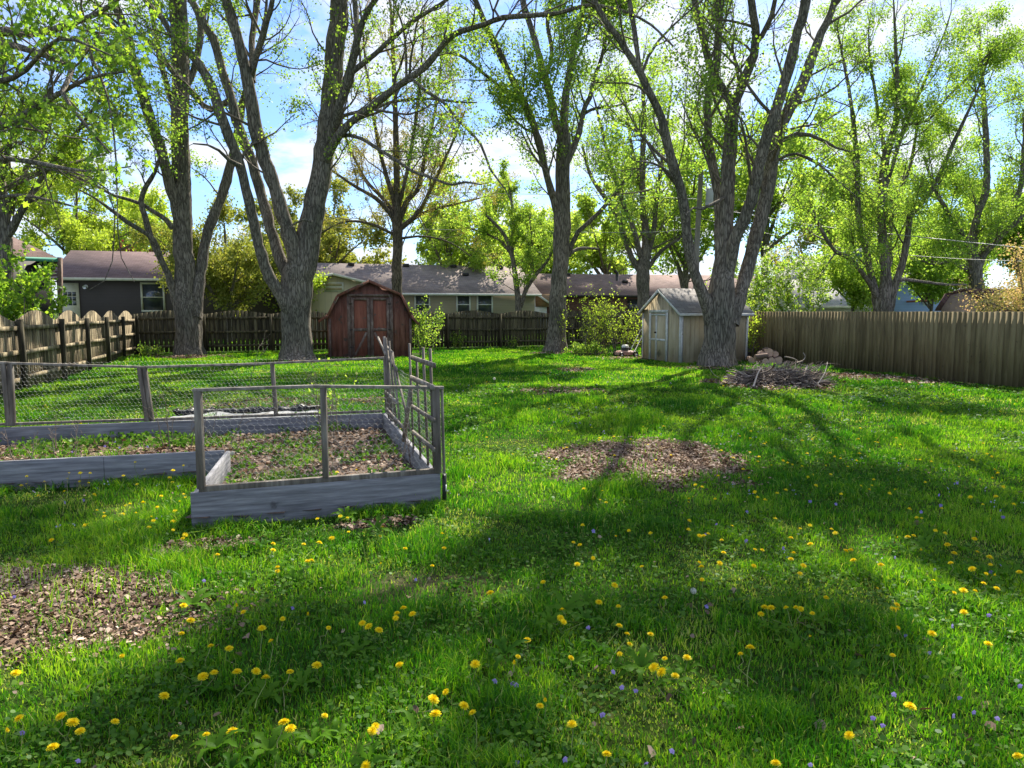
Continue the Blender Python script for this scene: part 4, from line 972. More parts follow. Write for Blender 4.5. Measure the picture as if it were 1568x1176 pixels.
for i in range(len(LF) - 1):
    a, b = np.array(LF[i]), np.array(LF[i + 1]); d = (b - a) / np.linalg.norm(b - a); nr = np.array((-d[1], d[0]))
    mb = MB(); picket_panel(mb, a, b, 0.03, 0.04, FH - 0.13, 0.24, rngf, gap=.004)
    mb.build('fence_panel', M_FENCE_L, fl)
    mb = MB()
    for z in (0.28, 0.82, 1.36):
        p0 = a - nr * 0.012; p1 = b - nr * 0.012
        mb.bar((*p0, z), (*p1, z + rngf.normal() * .012), 0.07, 0.09, tint=rngf.uniform(.5, 1))
    mb.build('fence_rail', M_FENCE_L, fl)
for i, q in enumerate(LF):
    d = unit(np.array(LF[min(i + 1, len(LF) - 1)]) - np.array(LF[max(i - 1, 0)])); nr = np.array((-d[1], d[0]))
    p = np.array(q) - nr * 0.10; ln_ = rngf.normal(0, .02)
    MB().bar((*p, -0.05), (p[0] + ln_, p[1], FH - 0.10 + rngf.uniform(-.02, .03)), 0.1, 0.1, up=(nr[0], nr[1], 0), tint=.15).build('fence_post', M_FENCE_B, fl)

fb = thing('picket_fence', 'dark green-stained wooden fence with gently arched bays across the back of the yard', 'fence', (-4.0, 32.58, 0))
LB = np.linalg.norm(BK1 - BK0); db = (BK1 - BK0) / LB; nb2 = np.array((-db[1], db[0])); npan = 9
for i in range(npan):
    a = BK0 + db * (LB * i / npan); b = BK0 + db * (LB * (i + 1) / npan)
    mb = MB(); picket_panel(mb, a, b, 0.03, 0.06, 1.60, 0.15, rngf, gap=.014 if i > 4 else .034, w=.13, tvar=.7)
    mb.build('fence_panel', M_FENCE_B, fb)
    mb = MB()
    for z in (0.30, 0.86, 1.42):
        mb.bar((*(a - nb2 * 0.012), z), (*(b - nb2 * .012), z + rngf.normal() * .01), 0.06, 0.09, tint=rngf.uniform(.2, .7))
    mb.build('fence_rail', M_FENCE_B, fb)
for i in range(npan + 1):
    p = BK0 + db * (LB * i / npan) - nb2 * 0.09
    MB().bar((*p, -0.05), (*p, 1.60), 0.1, 0.1, up=(db[0], db[1], 0), tint=.3).build('fence_post', M_FENCE_B, fb)

RP = [(5.9, 36.3), (7.62, 28.6), (8.34, 25.02), (9.48, 22.32), (10.18, 19.71), (10.64, 17.48), (11.16, 15.57), (12.15, 12.3), (13.2, 8.8)]
fr = thing('board_fence', 'tall tan board fence with dog-eared tops along the right side of the yard', 'fence', (10.2, 19.7, 0))
for i in range(len(RP) - 1):
    a, b = np.array(RP[i]), np.array(RP[i + 1]); d = unit(b - a); nr = np.array((-d[1], d[0]))
    mb = MB(); picket_panel(mb, a, b, 0.0, 0.02, 1.70, 0, rngf, gap=.003, w=.13, th=.017, dog=True, tvar=1.0, jit=.001)
    mb.build('fence_panel', M_FENCE_R, fr)
    mb = MB()
    for z in (.3, .9, 1.5):
        mb.bar((*(a + nr * .055), z), (*(b + nr * .055), z), .04, .09, tint=.5)
    mb.build('fence_rail', M_FENCE_R, fr)
    MB().bar((*(a + nr * .13), -.05), (*(a + nr * .13), 1.6), .1, .1, up=(nr[0], nr[1], 0), tint=.4).build('fence_post', M_FENCE_R, fr)

# ------------------------------------------------------------------ the red barn-roofed shed
M_RED = mat_solid('red_siding', [(0, (0.11, 0.048, 0.032)), (0.45, (0.205, 0.082, 0.056)), (1, (0.29, 0.14, 0.10))], scale=3, stretch=(3, 3, .5), tint_amt=.4, bump=.25, spots=((0.10, 0.075, 0.06), 5.0, 0.60))
M_REDDOOR = mat_solid('red_door', [(0, (0.17, 0.056, 0.036)), (1, (0.31, 0.115, 0.072))], scale=4, stretch=(3, 3, .4), bump=.2, spots=((0.12, 0.09, 0.07), 8.0, 0.64))
M_TRIM_R = mat_solid('peeled_trim', [(0, (0.08, 0.05, 0.04)), (0.5, (0.16, 0.105, 0.085)), (1, (0.27, 0.21, 0.175))], scale=9, stretch=(1, 1, .5), tint_amt=.3, bump=.3)
M_SHINGLE_D = mat_solid('dark_shingle', [(0, (0.025, 0.02, 0.018)), (1, (0.085, 0.07, 0.06))], scale=14, bump=.5)
so = G(568, 546.5); sx = unit(np.array((.97, .235, 0.))); sy = np.array((-sx[1], sx[0], 0.))
so = np.array((-5.30, 26.95, 0.)); K = 0.0262
def rs(px, py): return ((px - 568) * K, max(0.0, (477 - py) * K * 0.985 + 1.7) if py < 546 else 0.0)
rsh = thing('barn_shed', 'faded red shed with a barn roof and double doors with diagonal braces', 'shed', so)
zz = np.array((0, 0, 1.))
out_wall = [rs(509, 547), rs(626, 547), rs(627, 487), rs(623, 481), rs(609.5, 453.5), rs(567.5, 435.5), rs(526, 455), rs(511, 482), rs(508.5, 487)]
mb = MB()
mb.prism(out_wall, so + sy * 0.02, sx, zz, sy, 2.9)
# board battens on the front
for px in np.arange(512, 626, 8.2):
    x0, _ = rs(px, 500)
    if rs(534, 0)[0] < x0 < rs(601, 0)[0]: continue
    zt = np.interp(px, [509, 526, 567, 610, 627], [487, 457, 439, 457, 487]); zt = (477 - zt) * K + 1.66
    mb.box(so + sx * x0 + zz * (zt / 2) + sy * .012, (0.02, 0.02, zt), np.stack([sx, sy, zz], 1), tint=.2)
mb.build('wall', M_RED, rsh)
roofline = [rs(497, 489), rs(510, 480), rs(523, 453), rs(567.5, 431.5), rs(612, 451), rs(625, 480), rs(636, 493.5)]
mb = MB()
for p, q in zip(roofline[:-1], roofline[1:]):
    a = so - sy * 0.16 + sx * p[0] + zz * p[1]; b = so - sy * .16 + sx * q[0] + zz * q[1]
    d = unit(b - a); nn = np.cross(d, sy); nn *= np.sign(nn[2] + 1e-9)
    c = [a, b, b + sy * 3.2, a + sy * 3.2]
    V = c + [v - nn * .035 for v in c]
    mb.add(V, [(0, 1, 2, 3), (7, 6, 5, 4), (0, 4, 5, 1), (1, 5, 6, 2), (2, 6, 7, 3), (3, 7, 4, 0)])
rf_ = mb.build('roof', M_SHINGLE_D, rsh)
mb = MB()
for p, q in zip(roofline[:-1], roofline[1:]):
    a = so - sy * 0.175 + sx * p[0] + zz * (p[1] - .06); b = so - sy * .175 + sx * q[0] + zz * (q[1] - .06)
    mb.bar(a, b, 0.02, 0.09, up=np.cross(unit(b - a), sy), tint=.25)
mb.build('fascia', M_RED, rsh)
for x0 in (rs(511.5, 0)[0], rs(625, 0)[0]):
    MB().box(so + sx * x0 - sy * .012 + zz * .72, (.09, .035, 1.44), np.stack([sx, sy, zz], 1), tint=.5).build('corner_board', M_TRIM_R, rsh)
AX = np.stack([sx, sy, zz], 1)
def sbox(mb, px0, py0, px1, py1, dep, off, t=.5):
    x0, z1 = rs(px0, py0); x1, z0 = rs(px1, py1)
    mb.box(so + sx * ((x0 + x1) / 2) + zz * ((z0 + z1) / 2) - sy * off, (abs(x1 - x0), dep, abs(z1 - z0)), AX, t)
mb = MB()
sbox(mb, 536, 453, 541, 547, .05, .03, .5); sbox(mb, 595.5, 453, 600, 547, .05, .03, .4); sbox(mb, 536, 452, 600, 455.5, .055, .032, .7)
mb.build('door_frame', M_TRIM_R, rsh)
for (l, r, sgn) in ((541.5, 567.6, 1), (568.4, 595, -1)):
    mb = MB(); sbox(mb, l, 457, r, 546.5, .03, .02)
    dr = mb.build('door', M_REDDOOR, rsh)
    mb = MB()
    for v in (l + 2, r - 2): sbox(mb, v - 2, 457, v + 2, 546.5, .03, .05, .5 + rngf.normal() * .3)
    sbox(mb, l + 4, 457, r - 4, 461, .028, .05, .6); sbox(mb, l + 4, 501, r - 4, 505, .028, .05, .9)
    x0, z0 = rs(r - 5 if sgn > 0 else l + 5, 507); x1, z1 = rs(l + 4.5 if sgn > 0 else r - 4.5, 540)
    a = so + sx * x0 + zz * z0 - sy * .05; b = so + sx * x1 + zz * z1 - sy * .05
    mb.bar(a, b, .026, .085, up=np.cross(unit(b - a), sy), tint=.9)
    mb.build('door_trim', M_TRIM_R, dr)
    mb = MB()
    for zq in (466, 503, 528):
        hx = l if sgn > 0 else r
        sbox(mb, hx - 2.6 if sgn > 0 else hx - 2, zq - .8, hx + 2 if sgn > 0 else hx + 2.6, zq + .8, .014, .074)
    mb.build('hinge', M_SHINGLE_D, dr)

# ------------------------------------------------------------------ the tan shed
M_TAN = mat_solid('tan_siding', [(0, (0.34, 0.275, 0.175)), (0.5, (0.45, 0.375, 0.25)), (1, (0.53, 0.455, 0.32))], scale=2, stretch=(2, 2, .5), tint_amt=.25, bump=.15, spots=((0.20, 0.175, 0.12), 2.0, 0.66))
M_WTRIM = mat_solid('white_trim', [(0, (0.42, 0.42, 0.40)), (1, (0.70, 0.70, 0.67))], scale=6, rough=.6, spots=((0.25, 0.22, 0.18), 9, .66))
def shingle_mat(name, c0, c1, sx_=3.2, sz_=7.5):
    m, N, L = new_mat(name)
    out = N.new('ShaderNodeOutputMaterial'); b = N.new('ShaderNodeBsdfPrincipled'); L.new(b.outputs[0], out.inputs[0])
    b.inputs['Roughness'].default_value = .95; b.inputs['Specular IOR Level'].default_value = .15
    tc = N.new('ShaderNodeTexCoord'); br = N.new('ShaderNodeTexBrick')
    br.inputs['Scale'].default_value = 1.0; br.inputs['Brick Width'].default_value = .32; br.inputs['Row Height'].default_value = .14
    br.inputs['Mortar Size'].default_value = .006; br.inputs['Mortar Smooth'].default_value = .3
    br.inputs['Color1'].default_value = (*c0, 1); br.inputs['Color2'].default_value = (*c1, 1)
    br.inputs['Mortar'].default_value = (c0[0] * .45, c0[1] * .45, c0[2] * .45, 1)
    L.new(tc.outputs['UV'], br.inputs['Vector'])
    n = N.new('ShaderNodeTexNoise'); n.inputs['Scale'].default_value = .8; n.inputs['Detail'].default_value = 7
    L.new(tc.outputs['Object'], n.inputs['Vector']); r = ramp(N, [(.3, (.8, .8, .8)), (.7, (1.15, 1.12, 1.1))]); L.new(n.outputs['Fac'], r.inputs[0])
    mx = N.new('ShaderNodeMixRGB'); mx.blend_type = 'MULTIPLY'; mx.inputs[0].default_value = 1
    L.new(br.outputs['Color'], mx.inputs[1]); L.new(r.outputs[0], mx.inputs[2]); L.new(mx.outputs[0], b.inputs['Base Color'])
    return m
def plane_uv(o, ax, ay):
    me = o.data; uv = me.uv_layers.new(name='UVMap')
    co = np.empty(len(me.vertices) * 3, np.float32); me.vertices.foreach_get('co', co); co = co.reshape(-1, 3)
    vi = np.empty(len(me.loops), np.int32); me.loops.foreach_get('vertex_index', vi)
    q = co[vi]; uv.data.foreach_set('uv', np.stack([q @ np.array(ax), q @ np.array(ay)], 1).astype(np.float32).ravel())
M_SH_GREY = shingle_mat('grey_shingle', (0.20, 0.19, 0.185), (0.30, 0.285, 0.275))
C0 = np.array((5.49, 23.4, 0.)); vy = unit(np.array((4.72 - 5.49, 26.0 - 23.4, 0))); vx = unit(np.array((7.9 - 5.49, 24.05 - 23.4, 0)))
vx = np.array((vy[1], -vy[0], 0.)); Wd, Ln_ = 2.70, 2.50
tsh = thing('garden_shed', 'tan wooden shed with white trim, a gable door and a grey shingle roof', 'shed', C0)
HW, HP = 1.72, 2.45
mb = MB(); mb.prism([(0, 0), (Wd, 0), (Wd, HW), (Wd / 2, HP - .03), (0, HW)], C0, vy, zz, vx, Ln_)
for k in range(1, 17):
    s_ = Wd * k / 17
    h_ = HW + (HP - HW) * (1 - abs(s_ - Wd / 2) / (Wd / 2)) - .05
    if .42 * Wd > s_ > .40 * Wd: continue
    mb.box(C0 + vy * s_ + zz * h_ / 2 - vx * .003, (.012, .012, h_), np.stack([vx, vy, zz], 1), tint=.0)
for k in range(1, 15):
    mb.box(C0 + vx * (Ln_ * k / 15) + zz * (HW / 2) - vy * .003, (.012, .012, HW), np.stack([vx, vy, zz], 1), tint=.0)
mb.build('wall', M_TAN, tsh)
for sgn in (0, 1):
    mb = MB()
    e = C0 + vy * (-.14 if sgn == 0 else Wd + .14) + zz * (HW - .075); r_ = C0 + vy * (Wd / 2) + zz * (HP + .02)
    d = unit(r_ - e); nn = np.cross(vx, d); nn *= np.sign(nn[2])
    c = [e - vx * .13, r_ - vx * .13, r_ + vx * (Ln_ + .13), e + vx * (Ln_ + .13)]
    V = [v + nn * .02 for v in c] + [v for v in c]
    mb.add(V, [(0, 1, 2, 3), (7, 6, 5, 4), (0, 4, 5, 1), (1, 5, 6, 2), (2, 6, 7, 3), (3, 7, 4, 0)])
    ob = mb.build('roof', M_SH_GREY, tsh); plane_uv(ob, vx, d)
mb = MB()
for s0 in (-.14, Wd + .14):
    a = C0 + vy * s0 + zz * (HW - .12) - vx * .14; b = C0 + vy * (Wd / 2) + zz * (HP - .035) - vx * .14
    mb.bar(a, b, .022, .085, up=np.cross(unit(b - a), vx), tint=.5)
a = C0 - vy * .15 + zz * (HW - .12) - vx * .13
mb.bar(a, a + vx * (Ln_ + .26), .02, .09, tint=.5)
mb.build('fascia', M_WTRIM, tsh)
AT = np.stack([vx, vy, zz], 1)
for s0 in (0.03, Wd - .03): MB().box(C0 + vy * s0 - vx * .016 + zz * .82, (.03, .07, 1.64), AT).build('corner_board', M_WTRIM, tsh)
for t0 in (.03, Ln_ - .03): MB().box(C0 + vx * t0 - vy * .016 + zz * .80, (.07, .03, 1.60), AT).build('corner_board', M_WTRIM, tsh)
# the door on the gable: positions along the front from the near corner (right in the photo)
def fd(s0, s1, z0, z1, off, dep, mb, t=.5): mb.box(C0 + vy * ((s0 + s1) / 2) - vx * off + zz * ((z0 + z1) / 2), (dep, s1 - s0, z1 - z0), AT, t)
d0, d1 = .84, 2.12
mb = MB(); fd(d0, d1, .04, 1.66, .012, .02, mb); dr = mb.build('door', M_TAN, tsh)
mb = MB(); fd(d0 - .02, d0 + .11, .02, 1.66, .034, .03, mb); fd(d1 - .09, d1 + .02, .02, 1.66, .034, .03, mb); fd(d0 - .04, d1 + .04, 1.66, 1.75, .036, .035, mb)
fd(d0 + .11, d1 - .09, 1.56, 1.62, .03, .02, mb); mb.build('door_frame', M_WTRIM, tsh)
mb = MB(); fd(d0 + .74, d0 + .84, .03, 1.56, .032, .02, mb); fd(d0 + .11, d1 - .09, .70, .77, .030, .02, mb); mb.build('door_trim', M_WTRIM, dr)
mb = MB(); mb.tube([C0 + vy * (d0 + .79) - vx * .03 + zz * .98, C0 + vy * (d0 + .79) - vx * .10 + zz * .98], .03, 10); mb.build('handle', M_SHINGLE_D, dr)

# ------------------------------------------------------------------ houses beyond the fence
M_MAUVE = shingle_mat('mauve_shingle', (0.17, 0.118, 0.112), (0.225, 0.16, 0.15))
M_TAUPE = shingle_mat('taupe_shingle', (0.21, 0.175, 0.16), (0.29, 0.245, 0.225))
M_BROWNR = shingle_mat('brown_shingle', (0.20, 0.145, 0.13), (0.27, 0.20, 0.18))
M_LGREY = shingle_mat('light_shingle', (0.40, 0.39, 0.40), (0.52, 0.51, 0.52))
def siding_mat(name, c, row=.18, vert=False, dark=.72):
    m, N, L = new_mat(name)
    out = N.new('ShaderNodeOutputMaterial'); b = N.new('ShaderNodeBsdfPrincipled'); L.new(b.outputs[0], out.inputs[0])
    b.inputs['Roughness'].default_value = .75; b.inputs['Specular IOR Level'].default_value = .25
    tc = N.new('ShaderNodeTexCoord'); sp = N.new('ShaderNodeSeparateXYZ'); L.new(tc.outputs['Object'], sp.inputs[0])
    mo = N.new('ShaderNodeMath'); mo.operation = 'FRACT'; sc = N.new('ShaderNodeMath'); sc.operation = 'MULTIPLY'; sc.inputs[1].default_value = 1 / row
    L.new(sp.outputs['X' if vert else 'Z'], sc.inputs[0]); L.new(sc.outputs[0], mo.inputs[0])
    r = ramp(N, [(0.0, (dark * c[0], dark * c[1], dark * c[2])), (0.10, c), (1.0, tuple(.96 * k for k in c))]); L.new(mo.outputs[0], r.inputs[0])
    n = N.new('ShaderNodeTexNoise'); n.inputs['Scale'].default_value = .7; n.inputs['Detail'].default_value = 6; L.new(tc.outputs['Object'], n.inputs['Vector'])
    r2 = ramp(N, [(.3, (.85, .85, .85)), (.7, (1.08, 1.08, 1.08))]); L.new(n.outputs['Fac'], r2.inputs[0])
    mx = N.new('ShaderNodeMixRGB'); mx.blend_type = 'MULTIPLY'; mx.inputs[0].default_value = 1
    L.new(r.outputs[0], mx.inputs[1]); L.new(r2.outputs[0], mx.inputs[2]); L.new(mx.outputs[0], b.inputs['Base Color'])
    return m
M_CHAR = siding_mat('charcoal_siding', (0.082, 0.068, 0.058))
M_TANS = siding_mat('tan_lap_siding', (0.36, 0.31, 0.22))
M_CREAM = siding_mat('cream_board_siding', (0.62, 0.55, 0.40), row=.4, vert=True)
M_BLUE = siding_mat('blue_siding', (0.27, 0.38, 0.56))
M_WHITE = mat_solid('white_paint', [(0, (0.60, 0.60, 0.58)), (1, (0.80, 0.80, 0.78))], rough=.5)
M_YTRIM = mat_solid('cream_trim', [(0, (0.55, 0.52, 0.36)), (1, (0.72, 0.70, 0.52))], rough=.5)
M_GLASS = mat_solid('window_glass', [(0, (0.03, 0.035, 0.04)), (1, (0.10, 0.11, 0.12))], scale=1.2, rough=.06, spec=.8)
M_DARK = mat_solid('dark_metal', [(0, (0.02, 0.02, 0.02)), (1, (0.06, 0.055, 0.05))], rough=.5)
M_TEAL = mat_solid('green_gutter', [(0, (0.10, 0.38, 0.30)), (1, (0.14, 0.46, 0.36))], rough=.4)
def brick_mat(name, c0, c1, mo):
    m, N, L = new_mat(name)
    out = N.new('ShaderNodeOutputMaterial'); b = N.new('ShaderNodeBsdfPrincipled'); L.new(b.outputs[0], out.inputs[0]); b.inputs['Roughness'].default_value = .9
    tc = N.new('ShaderNodeTexCoord'); mp = N.new('ShaderNodeMapping'); mp.inputs['Rotation'].default_value = (math.pi / 2, 0, 0); L.new(tc.outputs['Object'], mp.inputs[0])
    br = N.new('ShaderNodeTexBrick'); br.inputs['Scale'].default_value = 1; br.inputs['Brick Width'].default_value = .22; br.inputs['Row Height'].default_value = .075; br.inputs['Mortar Size'].default_value = .01
    br.inputs['Color1'].default_value = (*c0, 1); br.inputs['Color2'].default_value = (*c1, 1); br.inputs['Mortar'].default_value = (*mo, 1)
    L.new(mp.outputs[0], br.inputs['Vector']); L.new(br.outputs['Color'], b.inputs['Base Color'])
    return m
M_BRICK = brick_mat('dark_brick', (0.12, 0.05, 0.035), (0.2, 0.085, 0.06), (0.13, 0.10, 0.08))
M_BRICKO = brick_mat('orange_brick', (0.30, 0.16, 0.07), (0.38, 0.22, 0.11), (0.3, 0.26, 0.2))

ANG = math.radians(16.0)
def house(name, label, A, length, depth, h_eave, h_ridge, wallm, roofm, trimm, ang=ANG, over=.4, hip=(0, 0), windows=(), door=None, vents=()):
    """A: left front corner; windows: (s, z0, w, h); hip insets (left, right)"""
    ux = np.array((math.cos(ang), math.sin(ang), 0)); uy = np.array((-math.sin(ang), math.cos(ang), 0))
    A = np.array((A[0], A[1], 0.)); root = thing(name, label, 'house', A)
    M3 = np.stack([ux, uy, zz], 1)
    mb = MB()
    if hip[0] or hip[1]:
        mb.box(A + ux * length / 2 + uy * depth / 2 + zz * h_eave / 2, (length, depth, h_eave), M3)
    else:
        k = (h_ridge - h_eave) / (depth / 2)
        mb.prism([(0, 0), (depth, 0), (depth, h_eave), (depth / 2, h_ridge - .06), (0, h_eave)], A, uy, zz, ux, length)
    mb.build('wall', wallm, root)
    sl = (h_ridge - h_eave) / (depth / 2); ez = h_eave - sl * over
    eL, eR = -over, length + over
    c1, c2 = A + ux * eL - uy * over + zz * ez, A + ux * eR - uy * over + zz * ez
    c3, c4 = A + ux * eR + uy * (depth + over) + zz * ez, A + ux * eL + uy * (depth + over) + zz * ez
    rl, rr_ = A + ux * (eL + hip[0]) + uy * depth / 2 + zz * h_ridge, A + ux * (eR - hip[1]) + uy * depth / 2 + zz * h_ridge
    dz = zz * .09
    top = [c1, c2, c3, c4, rl, rr_]
    V = [v + dz for v in top] + [v for v in top]
    Fc = [(0, 1, 5, 4), (2, 3, 4, 5), (1, 2, 5), (3, 0, 4), (6, 10, 11, 7), (8, 11, 10, 9), (7, 11, 8), (9, 10, 6), (0, 6, 7, 1), (1, 7, 8, 2), (2, 8, 9, 3), (3, 9, 6, 0)]
    if not hip[0] and not hip[1]:
        Fc = [(0, 1, 5, 4), (2, 3, 4, 5), (6, 10, 11, 7), (8, 11, 10, 9), (0, 6, 7, 1), (2, 8, 9, 3), (1, 7, 11, 5), (5, 11, 8, 2), (3, 9, 10, 4), (4, 10, 6, 0)]
    mb = MB(); mb.add(V, Fc); rf = mb.build('roof', roofm, root); plane_uv(rf, ux, unit(uy + zz * sl))
    for s, t in vents:
        q = A + ux * s + uy * (depth / 2 * t) + zz * (h_eave + (h_ridge - h_eave) * t + .17)
        MB().box(q, (.45, .35, .22), M3).build('roof_vent', M_DARK, rf)
    mb = MB(); mb.bar(c1 - uy * .02 + zz * .02, c2 - uy * .02 + zz * .02, .05, .16); mb.build('gutter', trimm, root)
    for (s, z0, w, h) in windows:
        q = A + ux * s - uy * .03
        mb = MB()
        for (dx, dzz, ww, hh) in ((0, z0 + h / 2 + .05, w + .22, .11), (0, z0 - h / 2 - .05, w + .22, .11), (-w / 2 - .055, z0, .11, h), (w / 2 + .055, z0, .11, h), (0, z0, w, .06)):
            mb.box(q + ux * dx + zz * dzz, (ww, .08, hh), M3)
        fr_ = mb.build('window', trimm if trimm is not M_TEAL else M_WHITE, root)
        MB().box(q + uy * .012 + zz * z0, (w, .03, h), M3).build('pane', M_GLASS, fr_)
    if door:
        s, w, h = door; q = A + ux * s - uy * .03
        dm = MB().box(q + zz * h / 2, (w, .07, h), M3).build('door', M_YTRIM, root)
        mb = MB()
        for ix in range(3):
            for iz in range(3):
                mb.box(q - uy * .037 + ux * (ix - 1) * w * .24 + zz * (h * .73 + (iz - 1) * .27), (w * .2, .012, .23), M3)
        mb.build('pane', M_GLASS, dm)
        MB().tube([q + ux * (w * .42) - uy * .03 + zz * 1.0, q + ux * (w * .42) - uy * .11 + zz * 1.0], .035, 8).build('handle', M_DARK, dm)
    return root
def zat(py, px, Y): return P(px, py, Y)[2]
# dark house on the left
A1 = P(92, 516, 42.0)
r1_ = house('ranch_house', 'charcoal house with a mauve shingle roof and a cream door behind the left fence', (A1[0], 42.0), 13.5, 9.0, zat(424, 93, 42) + .02, zat(386, 160, 46.5), M_CHAR, M_MAUVE, M_YTRIM,
      windows=[(5.05, 2.55, 1.1, 1.55)], door=(.65, .95, 3.35), vents=[(4.9, .93)])
MB().tube([A1 + np.array((1.55, .25, 3.15 - A1[2])), A1 + np.array((1.55, .05, 3.1 - A1[2]))], .11, 10).build('wall_lamp', M_WHITE, r1_)
# porch roof at the far left
A0 = P(98, 516, 30.0)
house('porch_house', 'dark porch under a mauve hip roof with a green gutter at the far left', (A0[0] - 6.3 * .848 - .3, 30.0 - 6.3 * .53 - .2), 6.3, 4.6, zat(394, 100, 30) + .05, zat(351, 60, 32), M_DARK, M_MAUVE, M_TEAL, hip=(0, 2.6), over=.35, ang=math.radians(32))
mp_ = thing('porch_railing', 'grey slatted porch railing under the green gutter', 'railing', (A0[0] + .1, 29.7, 0))
mb = MB()
for k in range(4): mb.bar(P(40, 417 + k * 5, 29.4), P(92, 416 + k * 5, 29.7), .04, .06, tint=.6)
mb.build('slats', M_TRIM_R, mp_)
mb = MB(); mb.bar(P(92, 480, 29.7), P(92, 394, 29.7), .14, .14, up=(0, 1, 0)); mb.build('porch_post', M_TRIM_R, mp_)
# cream gable wing: its gable faces the yard
def gable_front(name, label, A, width, depth, he, hp, wallm, roofm, trimm, ang, vent=True, over=.3):
    ux = np.array((math.cos(ang), math.sin(ang), 0)); uy = np.array((-math.sin(ang), math.cos(ang), 0)); A = np.array((A[0], A[1], 0.))
    root = thing(name, label, 'house', A)
    MB().prism([(0, 0), (width, 0), (width, he), (width / 2, hp), (0, he)], A, ux, zz, uy, depth).build('wall', wallm, root)
    sl = (hp - he) / (width / 2)
    for s in (0, 1):
        e = A + ux * (-over if s == 0 else width + over) - uy * over + zz * (he - sl * over + .02); r_ = A + ux * width / 2 - uy * over + zz * (hp + .02)
        dd = unit(r_ - e); nn = np.cross(uy, dd); nn *= np.sign(nn[2]); c = [e, r_, r_ + uy * (depth + over), e + uy * (depth + over)]
        ob = MB().add([v + nn * .1 for v in c] + c, [(0, 1, 2, 3), (7, 6, 5, 4), (0, 4, 5, 1), (1, 5, 6, 2), (2, 6, 7, 3), (3, 7, 4, 0)]).build('roof', roofm, root); plane_uv(ob, uy, dd)
        MB().bar(e - uy * .02 + nn * .03, r_ - uy * .02 + nn * .03, .04, .16, up=nn).build('fascia', trimm, root)
    if vent:
        q = A + ux * width / 2 - uy * .02 + zz * (hp - .75); M3 = np.stack([ux, uy, zz], 1)
        v = MB().box(q, (1.2, .06, .6), M3).build('gable_vent', M_WHITE, root)
        mb = MB()
        for k in range(2): mb.box(q - uy * .035 + zz * (.13 - k * .26), (1.0, .02, .16), M3)
        mb.build('vent_slot', M_TAN, v)
    return root
Yg = 46.0
Ag = P(470, 516, Yg); wg_ = P(556, 516, Yg)[0] - Ag[0]
gable_front('gable_wing', 'cream board-sided gable left of the red shed', (Ag[0], Yg), wg_, 7, zat(432, 556, Yg), zat(421, 513, Yg), M_CREAM, M_TAUPE, M_WHITE, math.radians(3))
# long taupe roofed house
A3 = P(556, 516, 50.0)
h3 = house('ranch_house', 'long tan-sided house with a taupe shingle roof and three white windows behind the red shed', (A3[0] - 2.5, 50.0 - .5), 15.2, 9.5, zat(447, 600, 51), zat(407, 620, 56), M_TANS, M_TAUPE, M_WHITE,
      ang=math.radians(17), windows=[(6.75, 2.2, .92, 1.25), (9.75, 2.2, .85, 1.25), (11.35, 2.2, 1.0, 1.3)], vents=[(2.2, .93), (6.3, .93), (10.0, .93), (13.8, .93), (10.6, .6)])
# white gable and orange brick pier
Aw = P(797, 516, 57.0)
gable_front('garage', 'white garage with a low gable beside the central tree', (Aw[0], 57.0), 2.1, 6, zat(463, 800, 57), zat(449, 808, 57), M_WHITE, M_TAUPE, M_WHITE, math.radians(8), vent=False, over=.25)
Ab = P(820, 516, 58.0)
house('brick_house', 'dark brick house under a long brown roof behind the tan shed', (Ab[0], 58.0), 21.5, 9, zat(452, 850, 59) + .05, zat(421, 900, 63), M_BRICK, M_BROWNR, M_DARK, ang=math.radians(9),
      windows=[(8.3, 2.0, 1.1, 1.2)], vents=[(3.6, .93), (14.8, .93), (8.2, .55)])
tagp(MB().box(P(831, 460, 57.3), (1.15, .3, 1.0)).bar(P(822.5, 516, 57.3), P(822.5, 462, 57.3), .12, .1, up=(0, 1, 0)).build('brick_wall', M_BRICKO, loc=(P(831, 516, 57.3)[0], 57.3, 0)), 'orange brick panel at the end of the brick house', 'brick wall')
vp = thing('roof_pipe', 'dark bent flue pipe sticking out of the brown roof', 'pipe', P(946, 425, 61.0))
MB().tube([P(945, 430, 61), P(945, 418, 61), P(941, 414, 61)], .13, 8).build('pipe', M_DARK, vp)
# blue house, grey-roofed front
Yb = 46.0
Ac = P(1215, 516, Yb)
gable_front('blue_house', 'blue-sided house gable with pale roof edge behind the blossoming bush', (P(1236, 516, Yb + 3)[0], Yb + 3), 7.2, 7, zat(430, 1236, Yb + 3), zat(382, 1310, Yb + 3), M_BLUE, M_LGREY, M_WHITE, math.radians(6), vent=False)
house('porch_wing', 'low wing with a pale grey shingle roof before the blue house', (P(1222, 516, Yb - 1)[0], Yb - 1), 4.6, 6.2, zat(466, 1240, Yb - 1), zat(430, 1250, Yb + 2), M_YTRIM, M_LGREY, M_YTRIM, ang=math.radians(3))
bw = house('blue_wing', 'blue-sided wing with a small white window left of the brown barn roof', (P(1322, 516, Yb)[0], Yb), 5.2, 6, zat(430, 1350, Yb), zat(416, 1350, Yb + 3), M_BLUE, M_LGREY, M_WHITE, ang=math.radians(3), windows=[(4.1, 2.75, .45, .95)])
MB().bar(P(1388, 462, Yb - .1), P(1440, 459, Yb - .1), .06, .12).build('red_band', M_REDDOOR, bw)
